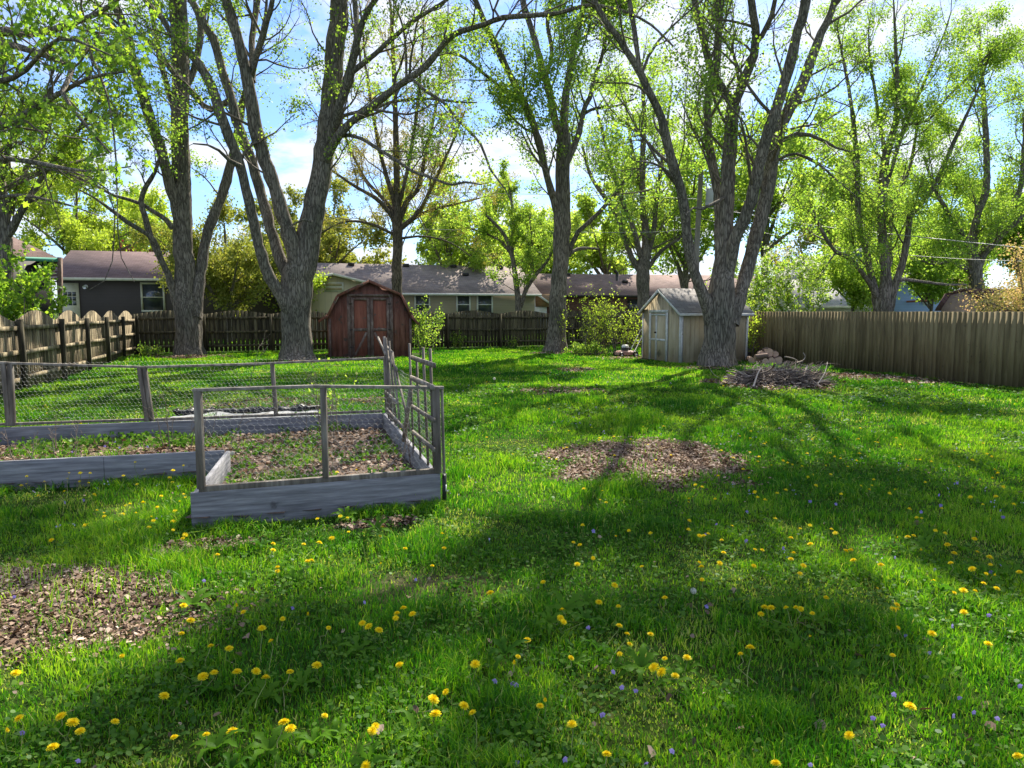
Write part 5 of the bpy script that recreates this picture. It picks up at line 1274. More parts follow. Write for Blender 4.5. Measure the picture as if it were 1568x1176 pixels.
# brown gambrel shed beyond the right fence
M_BARN = mat_solid('barn_siding', [(0, (0.24, 0.18, 0.13)), (1, (0.36, 0.28, 0.21))], scale=3)
M_SH_MAR = shingle_mat('maroon_shingle', (0.10, 0.06, 0.055), (0.15, 0.095, 0.09))
Yk = 27.0; q0 = P(1436, 516, Yk); root = thing('barn_shed', 'brown barn-roofed shed with a dark roof peeping over the right fence', 'shed', (q0[0], Yk, 0))
def kp(px, py): q = P(px, py, Yk); return (q[0] - q0[0], q[2])
ga = [kp(1440, 520), kp(1502, 520), kp(1502, 478), kp(1498, 460), kp(1478, 446), kp(1456, 452), kp(1442, 472), kp(1440, 480)]
ga = [(a_, max(b_, 0)) for a_, b_ in ga]
dirk = unit(np.array((1.0, .35, 0))); org = np.array((q0[0], Yk, 0.))
MB().prism(ga, org, (1, 0, 0), (0, 0, 1), dirk, 6.0).build('wall', M_BARN, root)
rl_ = [kp(1437, 476), kp(1453, 450), kp(1479, 442), kp(1501, 456), kp(1506, 480)]
for p, q in zip(rl_[:-1], rl_[1:]):
    a = org + np.array((p[0], 0, p[1])) - dirk * .15; b = org + np.array((q[0], 0, q[1])) - dirk * .15
    d = unit(b - a); nn = np.cross(d, dirk); nn *= np.sign(nn[2]); c = [a, b, b + dirk * 6.4, a + dirk * 6.4]
    ob = MB().add([v + nn * .05 for v in c] + c, [(0, 1, 2, 3), (7, 6, 5, 4), (0, 4, 5, 1), (1, 5, 6, 2), (2, 6, 7, 3), (3, 7, 4, 0)]).build('roof', M_SH_MAR, root); plane_uv(ob, dirk, d)

# utility pole, transformer, wires
M_POLE = mat_solid('grey_pole', [(0, (0.16, 0.14, 0.12)), (1, (0.32, 0.29, 0.26))], scale=5, stretch=(1, 1, .2))
M_GREYM = mat_solid('grey_metal', [(0, (0.34, 0.35, 0.34)), (1, (0.46, 0.47, 0.45))], rough=.5)
Yp = 39.0; pb = P(1064, 516, Yp)
up = thing('utility_pole', 'grey utility pole with a transformer can behind the three-stemmed maple', 'utility pole', (pb[0], Yp, 0))
MB().tube([(pb[0], Yp, 0), P(1067, 380, Yp), P(1075, 235, Yp)], [.17, .15, .12], 12).build('pole', M_POLE, up)
tr_ = MB().tube([P(1085, 315, Yp), P(1086, 309, Yp), P(1087, 292, Yp), P(1087, 289, Yp)], [.18, .2, .2, .16], 16).build('transformer', M_GREYM, up)
mb = MB()
for dx in (-4, 4): mb.tube([P(1086 + dx, 290, Yp), P(1086 + dx, 282, Yp)], [.05, .03], 8)
mb.build('insulator', M_WHITE, tr_)
MB().bar(P(1058, 247, Yp), P(1092, 250, Yp), .1, .1).build('crossarm', M_POLE, up)
def wire(label, pts, r=.012, mat=None):
    pts = smooth_line(np.array([(*P(a, b, Y), r) for a, b, Y in pts]), 1.0)
    o = MB().tube(pts[:, :3], pts[:, 3], 5, cap=False).build('cable', mat or M_GREYM, loc=pts[0, :3])
    return tagp(o, label, 'cable')
wire('pale cable running from the pole over the right fence to the right edge', [(1075, 316, 38.8), (1240, 344, 34), (1400, 362, 29), (1600, 383, 24)], .015)
wire('thinner lower cable over the right fence', [(1075, 335, 38.8), (1260, 375, 34), (1420, 393, 30), (1610, 402, 25)], .008)
wire('thin cable from the pole to the left behind the central tree', [(1070, 305, 38.9), (960, 300, 40), (800, 297, 43), (500, 290, 48)], .014)
wire('second thin cable to the left, below the first', [(1070, 350, 38.9), (960, 356, 40), (700, 352, 44), (420, 346, 48)], .012)
# ------------------------------------------------------------------ raised bed
M_GREYW = mat_solid('silvered_board', [(0, (0.11, 0.108, 0.115)), (0.5, (0.205, 0.202, 0.215)), (1, (0.33, 0.325, 0.335))], scale=7, stretch=(.35, .35, 5.0), tint_amt=.3, bump=.45, bump_scale=6,
                    spots=((0.045, 0.04, 0.04), 3.5, 0.70))
M_POSTW = mat_solid('grey_post_wood', [(0, (0.08, 0.066, 0.053)), (0.5, (0.165, 0.142, 0.118)), (1, (0.32, 0.29, 0.25))], scale=5, stretch=(3, 3, .4), tint_amt=.5, bump=.4)
M_WIRE = mat_solid('galvanised_wire', [(0, (0.30, 0.30, 0.30)), (1, (0.48, 0.48, 0.47))], rough=.45, metallic=.3)
M_SOIL = mat_solid('bed_soil', [(0, (0.03, 0.02, 0.014)), (0.5, (0.085, 0.055, 0.038)), (1, (0.17, 0.12, 0.085))], scale=9, bump=1.0, bump_dist=.03)
M_BLACKP = mat_solid('black_plastic', [(0, (0.012, 0.012, 0.012)), (1, (0.03, 0.03, 0.03))], rough=.4)
HB = .29
bed = thing('raised_bed', 'L-shaped raised bed of silvered boards with post-and-wire fencing on its edges', 'raised bed', (-2.5, 7.2, 0))
def board(a, b, z0=0.0, z1=HB, th=.04, t=.5, side=1, name='board', mat=M_GREYW, e=0.0, zb=None):
    a = np.array(a, float); b = np.array(b, float); d = unit(b - a); nr = np.array((-d[1], d[0])) * side
    a = a - d * e; b = b + d * e
    A4 = [a, b, b + nr * th, a + nr * th]
    V = [(q[0], q[1], z0) for q in A4] + [(A4[0][0], A4[0][1], z1), (A4[1][0], A4[1][1], zb or z1), (A4[2][0], A4[2][1], zb or z1), (A4[3][0], A4[3][1], z1)]
    return MB().add(V, BOXF, t).build(name, mat, bed, bevel=.004)
board(BF[0], BF[1], -.02, HB, side=1, t=.4, zb=HB + .012)
board((BF[1][0] - .012, BF[1][1] + .042), BF[2], 0, HB, side=1, t=.45)
board((BF[2][0] - .04, BF[2][1] - .02), (-4.0, 9.317), 0, HB, side=1, t=.35)
board((-4.0, 9.317), (-9.2, 7.80), 0, HB + .005, side=1, t=.3, th=.042)
board((-7.8, 5.81), (-4.0, 6.92), 0, HB, side=1, t=.7)
board((-4.0, 6.925), (-2.94, 7.235), 0, HB - .004, side=1, t=.8)
board((BF[0][0] + .0, BF[0][1] + .044), (BF[7][0] + .0, BF[7][1] + .02), 0, HB - .006, side=-1, t=1.0)
tL = np.array(BF[0]); tR = np.array(BF[1])
# soil in the bed
sxg, syg = np.meshgrid(np.arange(-9.4, -.4, .09), np.arange(5.3, 10.2, .09))
zs = .045 + .05 * fnoise(sxg, syg, .5, 61) + .025 * fnoise(sxg, syg, .12, 62)
idx = np.arange(sxg.size).reshape(sxg.shape)
cx_ = (sxg[:-1, :-1] + sxg[1:, 1:]) / 2; cy_ = (syg[:-1, :-1] + syg[1:, 1:]) / 2
ok = poly_in(cx_, cy_, BF)
Fq = np.stack([idx[:-1, :-1][ok], idx[:-1, 1:][ok], idx[1:, 1:][ok], idx[1:, :-1][ok]], 1)
raw_mesh('soil', np.stack([sxg.ravel(), syg.ravel(), zs.ravel()], 1), [Fq], M_SOIL, bed, smooth=True)
def line_pt(a, b, px, py=600):
    """the point of the ground line a-b seen at photo column px"""
    r = ray(px, py); k = r[0] / r[1]; a = np.array(a, float); d = np.array(b, float) - a
    t = (k * a[1] - a[0]) / (d[0] - k * d[1]); return a + d * t
def post_bar(p, q, w=.05, d=.04, t=.5, name='post', par=None, up=(0, 1, 0)):
    return MB().bar(p, q, w, d, up=up, tint=t).build(name, M_POSTW, par or bed, bevel=.002)
a2 = tL + np.array((-.0, .02)); b2_ = tR + np.array((0, .02))
def onfront(px, py): q = line_pt(a2, b2_, px, py); return P(px, py, q[1])
post_bar(onfront(303, 598), onfront(308.5, 748), .052, .05, .45)
post_bar(onfront(495, 594), onfront(499, 731), .045, .045, .35)
post_bar(onfront(667.5, 593), onfront(670.5, 724), .062, .05, .3)
post_bar(onfront(676.5, 596), onfront(680, 724), .022, .03, .5)
post_bar(onfront(294.5, 597.5), onfront(480, 591.5), .045, .024, .9, 'top_rail', up=(0, 0, 1))
post_bar(onfront(480, 591.5), onfront(679, 593.5), .045, .024, .75, 'top_rail', up=(0, 0, 1))
p0 = (*(tL + (.05, .045)), HB + .022); p1 = (*(tR + (-.02, .03)), HB + .030)
post_bar(p0, p1, .05, .045, .3, 'bottom_rail', up=(0, 0, 1))
MB().box((tR[0] + .028, tR[1] + .06, .14), (.03, .10, .28)).build('corner_bracket', M_BLACKP, bed)
MB().box((tR[0] + .045, tR[1] + .02, .17), (.006, .035, .05)).build('tag', M_WHITE, bed)
bk0, bk1 = np.array((-9.2, 7.83)), np.array((-1.77, 9.99))
def onback(px, py): q = line_pt(bk0, bk1, px, py); return P(px, py, q[1])
post_bar(onback(5, 556), onback(14, 652), .055, .04, .2); post_bar(onback(15.5, 556), onback(20, 652), .06, .04, .35)
post_bar(onback(213, 561), onback(226, 645), .05, .04, .25); post_bar(onback(221, 561), onback(233, 645), .05, .04, .3)
post_bar(onback(416.5, 556), onback(423, 637), .05, .04, .35)
post_bar(onback(589.5, 547), onback(593, 634), .05, .045, .3)
post_bar(onback(-130, 549), onback(14, 556), .045, .028, .8, 'top_rail', up=(0, 0, 1)); post_bar(onback(8, 556), onback(214, 562), .045, .028, .8, 'top_rail', up=(0, 0, 1))
post_bar(onback(212, 562.5), onback(400, 557), .045, .028, .9, 'top_rail', up=(0, 0, 1)); post_bar(onback(400, 557), onback(593, 547.5), .045, .028, .8, 'top_rail', up=(0, 0, 1))
post_bar((*(bk1 + (-.05, -.0)), HB + .02), (-4.6, 9.14 + .03, HB + .022), .04, .035, .5, 'bottom_rail', up=(0, 0, 1))
post_bar((-4.7, 9.14, HB + .03), (-7.5, 8.32, HB + .045), .04, .03, .3, 'bottom_rail', up=(0, 0, 1))
def netting(name, A, B, z0, z1, r, par, cell=.05, sag=.015, seed=1):
    """hexagonal wire netting between the ground points A and B"""
    A = np.array(A, float); B = np.array(B, float); Lw = np.linalg.norm(B - A); d = (B - A) / Lw; nr = np.array((-d[1], d[0]))
    nx_ = int(Lw / (cell / 2)); rows = int((z1 - z0) / (cell * .85))
    i = np.arange(nx_ + 1)
    def pt(ii, zz_):
        s = ii * Lw / nx_; x_ = A[0] + d[0] * s; y_ = A[1] + d[1] * s
        o = sag * (fnoise(s * 1.0, zz_ + 0 * s, .35, seed) - .5) * 2
        zq = zz_ + .02 * (fnoise(s, zz_, .5, seed + 4) - .5)
        return np.stack([x_ + nr[0] * o, y_ + nr[1] * o, zq], -1)
    segs = []
    h = (z1 - z0) / rows
    for j in range(rows + 1):
        zz_ = z0 + j * h + np.where((i + j) % 2 == 0, h * .22, -h * .22)
        q = pt(i, zz_); segs.append(np.stack([q[:-1], q[1:]], 1))
        if j < rows:
            k = i[(i + j) % 2 == 0]
            segs.append(np.stack([pt(k, z0 + j * h + h * .22 + 0 * k), pt(k, z0 + (j + 1) * h - h * .22 + 0 * k)], 1))
    S_ = np.concatenate(segs); V, Fq = tube_arrays(S_, np.full(S_.shape[:2], r), 3)
    raw_mesh(name, V, [Fq], M_WIRE, par)
fa = onfront(305, 700); fb_ = onfront(668, 700)
netting('wire_netting', (fa[0], fa[1] + .03), (fb_[0], fb_[1] + .03), HB + .03, 1.06, .0009, bed, seed=3)
qa, qb = onback(16, 640), onback(590, 640)
netting('wire_netting', (-7.6, 8.32), qb[:2], HB + .04, 1.06, .0007, bed, seed=9, sag=.03)
netting('wire_netting', (tR[0] + .02, tR[1] + .05), (-1.75, 9.93), HB, 1.0, .0006, bed, seed=12, sag=.02)

# lattice panels on the right-hand side of the bed
rs0, rs1 = np.array(BF[1]) + (-.06, .0), np.array(BF[2]) + (-.06, 0)
def onside(px, py, dx=0): q = line_pt(rs0 + (dx, 0), rs1 + (dx, 0), px, py); return P(px, py, q[1])
lp = thing('lattice_panel', 'upright wooden lattice panel by the near right corner of the raised bed', 'lattice panel', (*line_pt(rs0, rs1, 648), HB))
for (x0, y0, x1, y1, w) in ((626.5, 526, 634, 700, .016), (638, 550, 644, 703, .016), (648, 532, 655.5, 712, .019), (659, 534, 664.5, 718, .019)):
    MB().bar(onside((x0 + x1) / 2, y0)*1 + np.array(((x0 - x1) / 2 / 1100 * 6.9, 0, 0)), onside((x0 + x1) / 2, y1) + np.array(((x1 - x0) / 2 / 1100 * 6.9, 0, 0)), w, .02, up=(.3, 1, 0), tint=.1).build('slat', M_POSTW, lp)
for (x0, y0, x1, y1, w, t) in ((630, 547, 666, 560, .04, .3), (629, 578, 664, 594, .045, .8), (631, 622, 665, 644, .035, .3), (632, 661, 665, 689, .035, .3)):  # second crosspiece toned lighter: sunlight on its top put into the colour
    MB().bar(onside(x0, y0, -.03), onside(x1, y1, -.03), .018, w, up=(0, 0, 1), tint=t).build('crosspiece', M_POSTW, lp)
lq = thing('lattice_panel', 'tangled leaning lattice slats at the far right corner of the raised bed', 'lattice panel', (*line_pt(rs0, rs1, 602), HB))
for (x0, y0, x1, y1, w, Y0, Y1) in ((588, 515, 597, 657, .03, 9.5, 9.4), (590.8, 517, 600, 655, .025, 9.3, 9.2), (596, 522, 607, 652, .022, 9.0, 8.8), (593, 530, 603, 660, .022, 9.6, 9.1),
                               (606.5, 566, 628, 659, .022, 8.6, 7.8), (629.5, 592, 618, 676, .045, 7.5, 7.9), (601, 540, 613, 655, .022, 8.8, 8.4), (599, 552, 606, 660, .02, 8.9, 8.9)):
    MB().bar(P(x0, y0, Y0), P(x1, y1, Y1), w, .018, up=(.2, 1, 0), tint=rngf.uniform(.15, .7)).build('slat', M_POSTW, lq)
for (x0, y0, x1, y1, w, Y0, Y1) in ((595, 549, 608, 567, .05, 9.5, 8.5), (579, 517, 590, 543, .035, 9.9, 9.4), (594, 533, 602, 541, .03, 9.2, 8.9), (591, 600, 609, 618, .04, 9.6, 8.5), (592, 626, 617, 655, .04, 9.4, 8.0)):
    MB().bar(P(x0, y0, Y0), P(x1, y1, Y1), .018, w, up=(0, 0, 1), tint=rngf.uniform(.4, 1)).build('crosspiece', M_POSTW, lq)

# things growing and lying in the bed
def in_bed(n, cond=None):
    x = rng.uniform(-9.2, -.6, n); y = rng.uniform(5.4, 10, n); k = poly_in(x, y, [(-2.42, 5.62), (-.75, 6.2), (-1.86, 9.85), (-6.2, 8.58), (-9.1, 7.7), (-7.8, 5.95), (-4.8, 6.78), (-2.83, 7.32)])
    return x[k], y[k]
def bedz(x, y): return .045 + .05 * fnoise(x, y, .5, 61) + .025 * fnoise(x, y, .12, 62)
x, y = in_bed(26000)
k_ = rng.uniform(0, 1, len(x)) < .35 + 1.1 * fnoise(x, y, .6, 66)
x, y = x[k_], y[k_]
litter('leaf_litter', 'brown leaves and chips covering the soil inside the raised bed', x, y, bedz(x, y) + rng.uniform(.003, .035, len(x)), .02, .06, .42 + .2 * rng.normal(size=len(x)))
x, y = in_bed(60000)
cl = fnoise(x, y, .45, 71); rt = np.clip((x + 1.9) / 1.2, 0, .5) * (y < 8.5)
k_ = cl + .25 * rt + .1 * (x < -3.5) > .64; x, y, cl = x[k_], y[k_], cl[k_]
n = len(x)
o = blades(x, y, rng.uniform(.04, .17, n), rng.uniform(.004, .008, n), rng.uniform(.2, .85, n), 'bed_grass', M_GRASS, bend=1.0, label='tufts of grass and weeds growing inside the raised bed', category='weeds')
o.location.z = .06
x, y = in_bed(22000); k_ = fnoise(x, y, .4, 75) > .56; x, y = x[k_], y[k_]; n = len(x)
C = np.stack([x, y, bedz(x, y) + rng.uniform(.02, .10, n)], 1)
V, Fl = leaf_arrays(rng, C, np.tile((0, 0, .5), (n, 1)), .045, droop=0)
tagp(raw_mesh('bed_weeds', V, [Fl], M_COVER, tint=np.repeat(rng.uniform(.2, 1, n), 4)), 'small leafy weeds inside the raised bed', 'weeds', kind='stuff')
# weeds at the foot of the boards outside
fx = rng.uniform(0, 1, 9000); e0, e1 = np.array((-9, 5.2)), np.array((-4.83, 6.6))
sel = rng.uniform(0, 1, 9000) < .5
xs = np.where(sel, -2.5 + 1.9 * fx, -7.5 + 4.6 * fx); ys = np.where(sel, 5.47 + .63 * fx, 5.88 + 1.32 * fx) - np.abs(rng.normal(0, .10, 9000)) - .02
k_ = fnoise(xs, ys, .3, 81) > .47; xs, ys = xs[k_], ys[k_]; n = len(xs)
blades(xs, ys, rng.uniform(.05, .16, n), rng.uniform(.004, .010, n), rng.uniform(.2, .8, n), 'edge_weeds', M_GRASS, bend=1.0, label='taller grass and weeds growing along the foot of the bed boards', category='weeds')
xs = rng.uniform(-2.4, -2.0, 30)
M_STICK = mat_solid('dry_stick', [(0, (0.10, 0.075, 0.06)), (0.5, (0.2, 0.16, 0.13)), (1, (0.36, 0.31, 0.27))], scale=8, tint_amt=.8)
def twiggy(name, label, x, y, h, w, seed, n, mat, leaves=0, cat='dead plant', r0=.007, z=.05):
    rg = np.random.default_rng(seed); root = thing(name, label, cat, (x, y, 0))
    S = np.stack([x + rg.normal(0, w * .3, n), y + rg.normal(0, w * .3, n), np.full(n, z)], 1)
    D = unit(np.stack([rg.normal(0, .35, n), rg.normal(0, .35, n), np.ones(n)], 1))
    P1, R1 = grow_lines(rg, S, D, h * rg.uniform(.5, 1, n), np.full(n, r0), 8, .12, .05)
    s = spawn(rg, P1, R1, 5, .2, .4, 1.3, .25, .5, .6); P2, R2 = grow_lines(rg, *s, 5, .1, .15)
    s = spawn(rg, P2, R2, 3, .2, .4, 1.3, .3, .6, .7); P3, R3 = grow_lines(rg, *s, 4, 0, .2)
    V1, F1 = tube_arrays(P1, R1, 5); V2, F2 = tube_arrays(P2, np.maximum(R2, .0018), 3); V3, F3 = tube_arrays(P3, np.maximum(R3, .0015), 3)
    raw_mesh('stems', np.vstack([V1, V2, V3]), [np.vstack([F1, F2 + len(V1), F3 + len(V1) + len(V2)])], mat, root, np.full(len(V1) + len(V2) + len(V3), rg.uniform(.2, .6)))
    if leaves:
        T = np.concatenate([P3[:, 1:].reshape(-1, 3), P2[:, 3:].reshape(-1, 3)]); i2 = rg.integers(0, len(T), leaves)
        V, Fl = leaf_arrays(rg, T[i2], np.tile((0, 0, .3), (leaves, 1)), .045, droop=0)
        raw_mesh('foliage', V, [Fl], M_LEAF, root, np.repeat(rg.uniform(.3, 1, leaves), 4))
    return root
twiggy('dead_shrub', 'dry twiggy plant standing behind the middle post of the bed front', -2.35, 9.0, 1.15, .35, 201, 10, M_TWIG, leaves=60)
twiggy('dead_shrub', 'low dry brambles in the back left of the raised bed', -3.9, 8.4, .7, .5, 202, 7, M_TWIG)
twiggy('bare_sapling', 'thin tall bare stem growing behind the left front post of the bed', -3.45, 8.6, 2.0, .03, 203, 1, M_TWIG, r0=.006)
twiggy('dead_shrub', 'few dry stalks standing in the left arm of the bed', -5.2, 7.9, .5, .8, 204, 6, M_STICK)
twiggy('dead_shrub', 'pale broken stalks leaning in the right part of the bed', -1.25, 7.4, .55, .35, 205, 6, M_STICK)

# sheet with black rim on the grass behind the bed
M_SHEET = mat_solid('pale_sheet', [(0, (0.13, 0.135, 0.14)), (1, (0.36, 0.37, 0.37))], scale=3, bump=.8, bump_dist=.03, spots=((0.12, 0.11, 0.09), 5, .62))
sh = thing('ground_sheet', 'pale grey sheet with a crumpled black rim lying on the grass behind the raised bed', 'ground sheet', (-4.0, 11.2, 0))
xs, ys = np.meshgrid(np.linspace(0, 1, 30), np.linspace(0, 1, 16))
c00, c10, c01 = np.array((-5.15, 10.45)), np.array((-3.0, 11.05)), np.array((-5.35, 11.35))
Xs = c00[0] + (c10 - c00)[0] * xs + (c01 - c00)[0] * ys; Ys = c00[1] + (c10 - c00)[1] * xs + (c01 - c00)[1] * ys
Zs = .02 + .09 * fnoise(Xs, Ys, .25, 91); ii = np.arange(Xs.size).reshape(Xs.shape)
raw_mesh('sheet', np.stack([Xs.ravel(), Ys.ravel(), Zs.ravel()], 1), [np.stack([ii[:-1, :-1].ravel(), ii[:-1, 1:].ravel(), ii[1:, 1:].ravel(), ii[1:, :-1].ravel()], 1)], M_SHEET, sh, smooth=True)
mb = MB(); cf = np.array([c00 + (c01 - c00) * 1.0 + (c10 - c00) * t for t in np.linspace(-.02, 1.02, 40)])
rgq = np.random.default_rng(3)
for k in range(3):
    mb.tube(np.stack([cf[:, 0] + rgq.normal(0, .03, 40), cf[:, 1] + k * .05 + rgq.normal(0, .02, 40), .06 + rgq.uniform(0, .06, 40)], 1), .035 * (1 + .4 * rgq.normal(size=40)).clip(.4, 1.8), 7)
mb.build('rim', M_BLACKP, sh, smooth=True)

# ------------------------------------------------------------------ mower
mp = G(957, 546); mw = thing('lawn_mower', 'rusty push mower with pale folded handle standing left of the tan shed', 'lawn mower', mp)
M_RUST = mat_solid('rusty_paint', [(0, (0.16, 0.07, 0.05)), (0.5, (0.34, 0.18, 0.14)), (1, (0.50, 0.36, 0.31))], scale=14, rough=.6)
M_PALEM = mat_solid('pale_steel', [(0, (0.5, 0.5, 0.48)), (1, (0.7, 0.7, 0.68))], rough=.35, metallic=.4)
qx = unit(np.array((1, .25, 0))); qy = np.array((-qx[1], qx[0], 0)); M3 = np.stack([qx, qy, zz], 1)
ring = [(-.34, -.22), (-.2, -.28), (.2, -.28), (.36, -.2), (.38, .2), (.2, .28), (-.2, .28), (-.34, .22)]
V = []
for z, s in ((.07, 1.0), (.17, .98), (.22, .8), (.235, .45)): V += [mp + qx * a_ * s + qy * b_ * s + zz * z for a_, b_ in ring]
Fq = [[k * 8 + i, k * 8 + (i + 1) % 8, (k + 1) * 8 + (i + 1) % 8, (k + 1) * 8 + i] for k in range(3) for i in range(8)] + [[24 + i for i in range(8)]]
MB().add(V, Fq).build('deck', M_RUST, mw, bevel=.006)
e = MB().tube([mp + zz * .23, mp + zz * .33, mp + zz * .36], [.15, .15, .12], 14)
e.box(mp + qx * .13 + zz * .30, (.16, .12, .1), M3); en = e.build('engine', M_DARK, mw)
MB().tube([mp + zz * .35, mp + zz * .40, mp + zz * .44, mp + zz * .455], [.135, .14, .11, .03], 14).build('engine_cover', M_PALEM, en, smooth=True)
for a_, b_, r_ in ((-.27, -.31, .09), (-.27, .31, .09), (.3, -.31, .11), (.3, .31, .11)):
    c = mp + qx * a_ + qy * b_ + zz * r_
    w_ = MB().tube([c - qy * .025, c - qy * .018, c + qy * .018, c + qy * .025], [r_ * .86, r_, r_, r_ * .86], 18).build('wheel', M_BLACKP, mw)
    MB().tube([c - qy * .03, c + qy * .03], r_ * .5, 12).build('hub', M_PALEM, w_)
hb = [mp + qx * .28 + qy * s * .2 + zz * .17 for s in (-1, 1)]; ht = [mp + qx * .70 + qy * s * .22 + zz * 1.0 for s in (-1, 1)]
MB().tube([hb[0], ht[0] - zz * .04, ht[0] + qy * .03 + qx * .01, ht[1] - qy * .03 + qx * .01, ht[1] - zz * .04, hb[1]], .016, 8).build('handle', M_PALEM, mw)
MB().tube([hb[0] * .5 + ht[0] * .5, hb[1] * .5 + ht[1] * .5], .012, 6).build('brace', M_PALEM, mw)

# ------------------------------------------------------------------ brush pile and firewood
M_BRUSH = mat_solid('brushwood', [(0, (0.09, 0.068, 0.055)), (0.5, (0.23, 0.18, 0.145)), (1, (0.48, 0.40, 0.33))], scale=6, tint_amt=1.0)
rg = np.random.default_rng(44)
bc = np.array((6.35, 17.0)); brp = thing('brush_pile', 'low pile of dead sticks and branches on the grass before the right fence', 'brush pile', (*bc, 0))
n = 800
t = rg.uniform(0, 6.28, n); q = np.sqrt(rg.uniform(0, 1, n)); x = bc[0] + np.cos(t) * q * .85; y = bc[1] + np.sin(t) * q * .8
z = rg.uniform(.02, .34, n) * (1 - q ** 1.6)+ .02
az = rg.normal(0.1, .75, n) + np.where(rg.uniform(0, 1, n) < .25, 1.5, 0)
D = unit(np.stack([np.cos(az), np.sin(az), rg.normal(0, .16, n)], 1)); Ls = rg.uniform(.4, 1.3, n)
S = np.stack([x, y, z], 1) - D * (Ls * .5)[:, None]; S[:, 2] = np.maximum(S[:, 2], .02)
P1, R1 = grow_lines(rg, S, D, Ls, rg.uniform(.006, .024, n), 7, 0.01, .13); P1[:, :, 2] = np.clip(P1[:, :, 2], .012, .42 + .1 * np.sin(np.arange(n))[:, None])
s = spawn(rg, P1, R1, 2, .2, .3, .8, .25, .5, .6); P2, R2 = grow_lines(rg, *s, 4, .02, .1); P2[:, :, 2] = np.clip(P2[:, :, 2], .01, .5)
V1, F1 = tube_arrays(P1, R1, 5); V2, F2 = tube_arrays(P2, np.maximum(R2, .003), 3)
raw_mesh('sticks', np.vstack([V1, V2]), [np.vstack([F1, F2 + len(V1)])], M_BRUSH, brp, np.concatenate([np.repeat(rg.uniform(0, 1, n) ** 1.5, 35), np.repeat(rg.uniform(0, .7, len(P2)), 12)]))['kind'] = 'stuff'
for (pts, r, t_) in (([(1153, 599), (1156, 585), (1160, 573), (1166, 562)], .022, 1.2), ([(1215, 601), (1222, 596), (1227, 585), (1233, 572), (1236, 560)], .035, .9),
                   ([(1202, 546), (1215, 549), (1224, 555), (1228, 562)], .014, .8), ([(1252, 588), (1262, 573), (1266, 560), (1267, 554)], .012, 1.1), ([(1168, 605), (1200, 596), (1240, 594), (1285, 600)], .018, .8),
                   ([(1186, 558), (1180, 566), (1160, 574), (1120, 585)], .02, .1), ([(1220, 555), (1229, 552), (1233, 546), (1230, 540)], .01, .6), ([(1085, 560), (1092, 572), (1104, 580), (1120, 588)], .007, .7)):
    q = np.array([P(a_, b_, 15.9 + .25 * k) for k, (a_, b_) in enumerate(pts)])
    if pts[0][0] < 1100: q = np.array([P(a_, b_, 20 - 1.1 * k) for k, (a_, b_) in enumerate(pts)])
    q[:, 2] = np.maximum(q[:, 2], .02)
    q = smooth_line(np.hstack([q, np.full((len(q), 1), r)]), .1); MB().tube(q[:, :3], r * (1.1 - .6 * np.arange(len(q)) / len(q)), 7, t_).build('branch', M_BRUSH, brp)
M_LOGB = mat_solid('log_bark', [(0, (0.10, 0.07, 0.055)), (1, (0.28, 0.19, 0.15))], scale=9, bump=.6)
M_LOGE = mat_solid('log_end', [(0, (0.45, 0.28, 0.19)), (1, (0.68, 0.50, 0.38))], scale=12)
lg = [(1151, 548, .11, .2, .0, 'leftmost reddish log lying on the ground by the tan shed'), (1160, 547, .12, .5, .0, 'second log from the left at the bottom of the heap'), (1172, 549, .11, .3, 0, 'bottom middle log of the firewood heap'),
      (1182, 549, .12, .55, 0, 'bottom log of the heap right of the middle'), (1192, 549, .13, .35, 0, 'rightmost big log end at the bottom of the heap'), (1166, 548, .11, .45, .2, 'upper log left of the top of the heap'),
      (1177, 548, .15, .3, .23, 'large pale log on top of the firewood heap'), (1187, 548, .10, .6, .22, 'small upper log at the right of the heap'), (1156, 549, .08, .9, .17, 'thin dark log across the left of the heap')]
for (px, py, r, a_, z, lab) in lg:
    c = G(px, py + 9.5)
    root = thing('log', lab, 'log', (c[0], c[1], z), 'cut firewood logs heaped by the tan shed')
    d = np.array((math.sin(a_) * .5, 1, .03)); d = unit(d)
    if lab.startswith('thin'): d = unit(np.array((1, .2, .1)))
    o_ = c + zz * (z + r); n = 9
    wob = 1 + .08 * rg.normal(size=12)
    pts = np.array([o_ + d * t for t in np.linspace(0, .42, 4)]); Vv, Fq = tube_arrays(pts[None], np.full((1, 4), r), 12)
    Vv = (Vv.reshape(4, 12, 3) - pts[:, None]) * wob[None, :, None] + pts[:, None]
    raw_mesh('bark', Vv.reshape(-1, 3), [Fq], M_LOGB, root, np.full(48, .5))
    for k in (0, 3):
        cc = Vv[k]; e_ = MB(); e_.addk(np.vstack([(cc - pts[k]) * .97 + pts[k] - d * (.004 if k == 0 else -.004), pts[k][None]]), np.array([[i, (i + 1) % 12, 12] for i in range(12)])); e_.build('cut_end', M_LOGE, root)

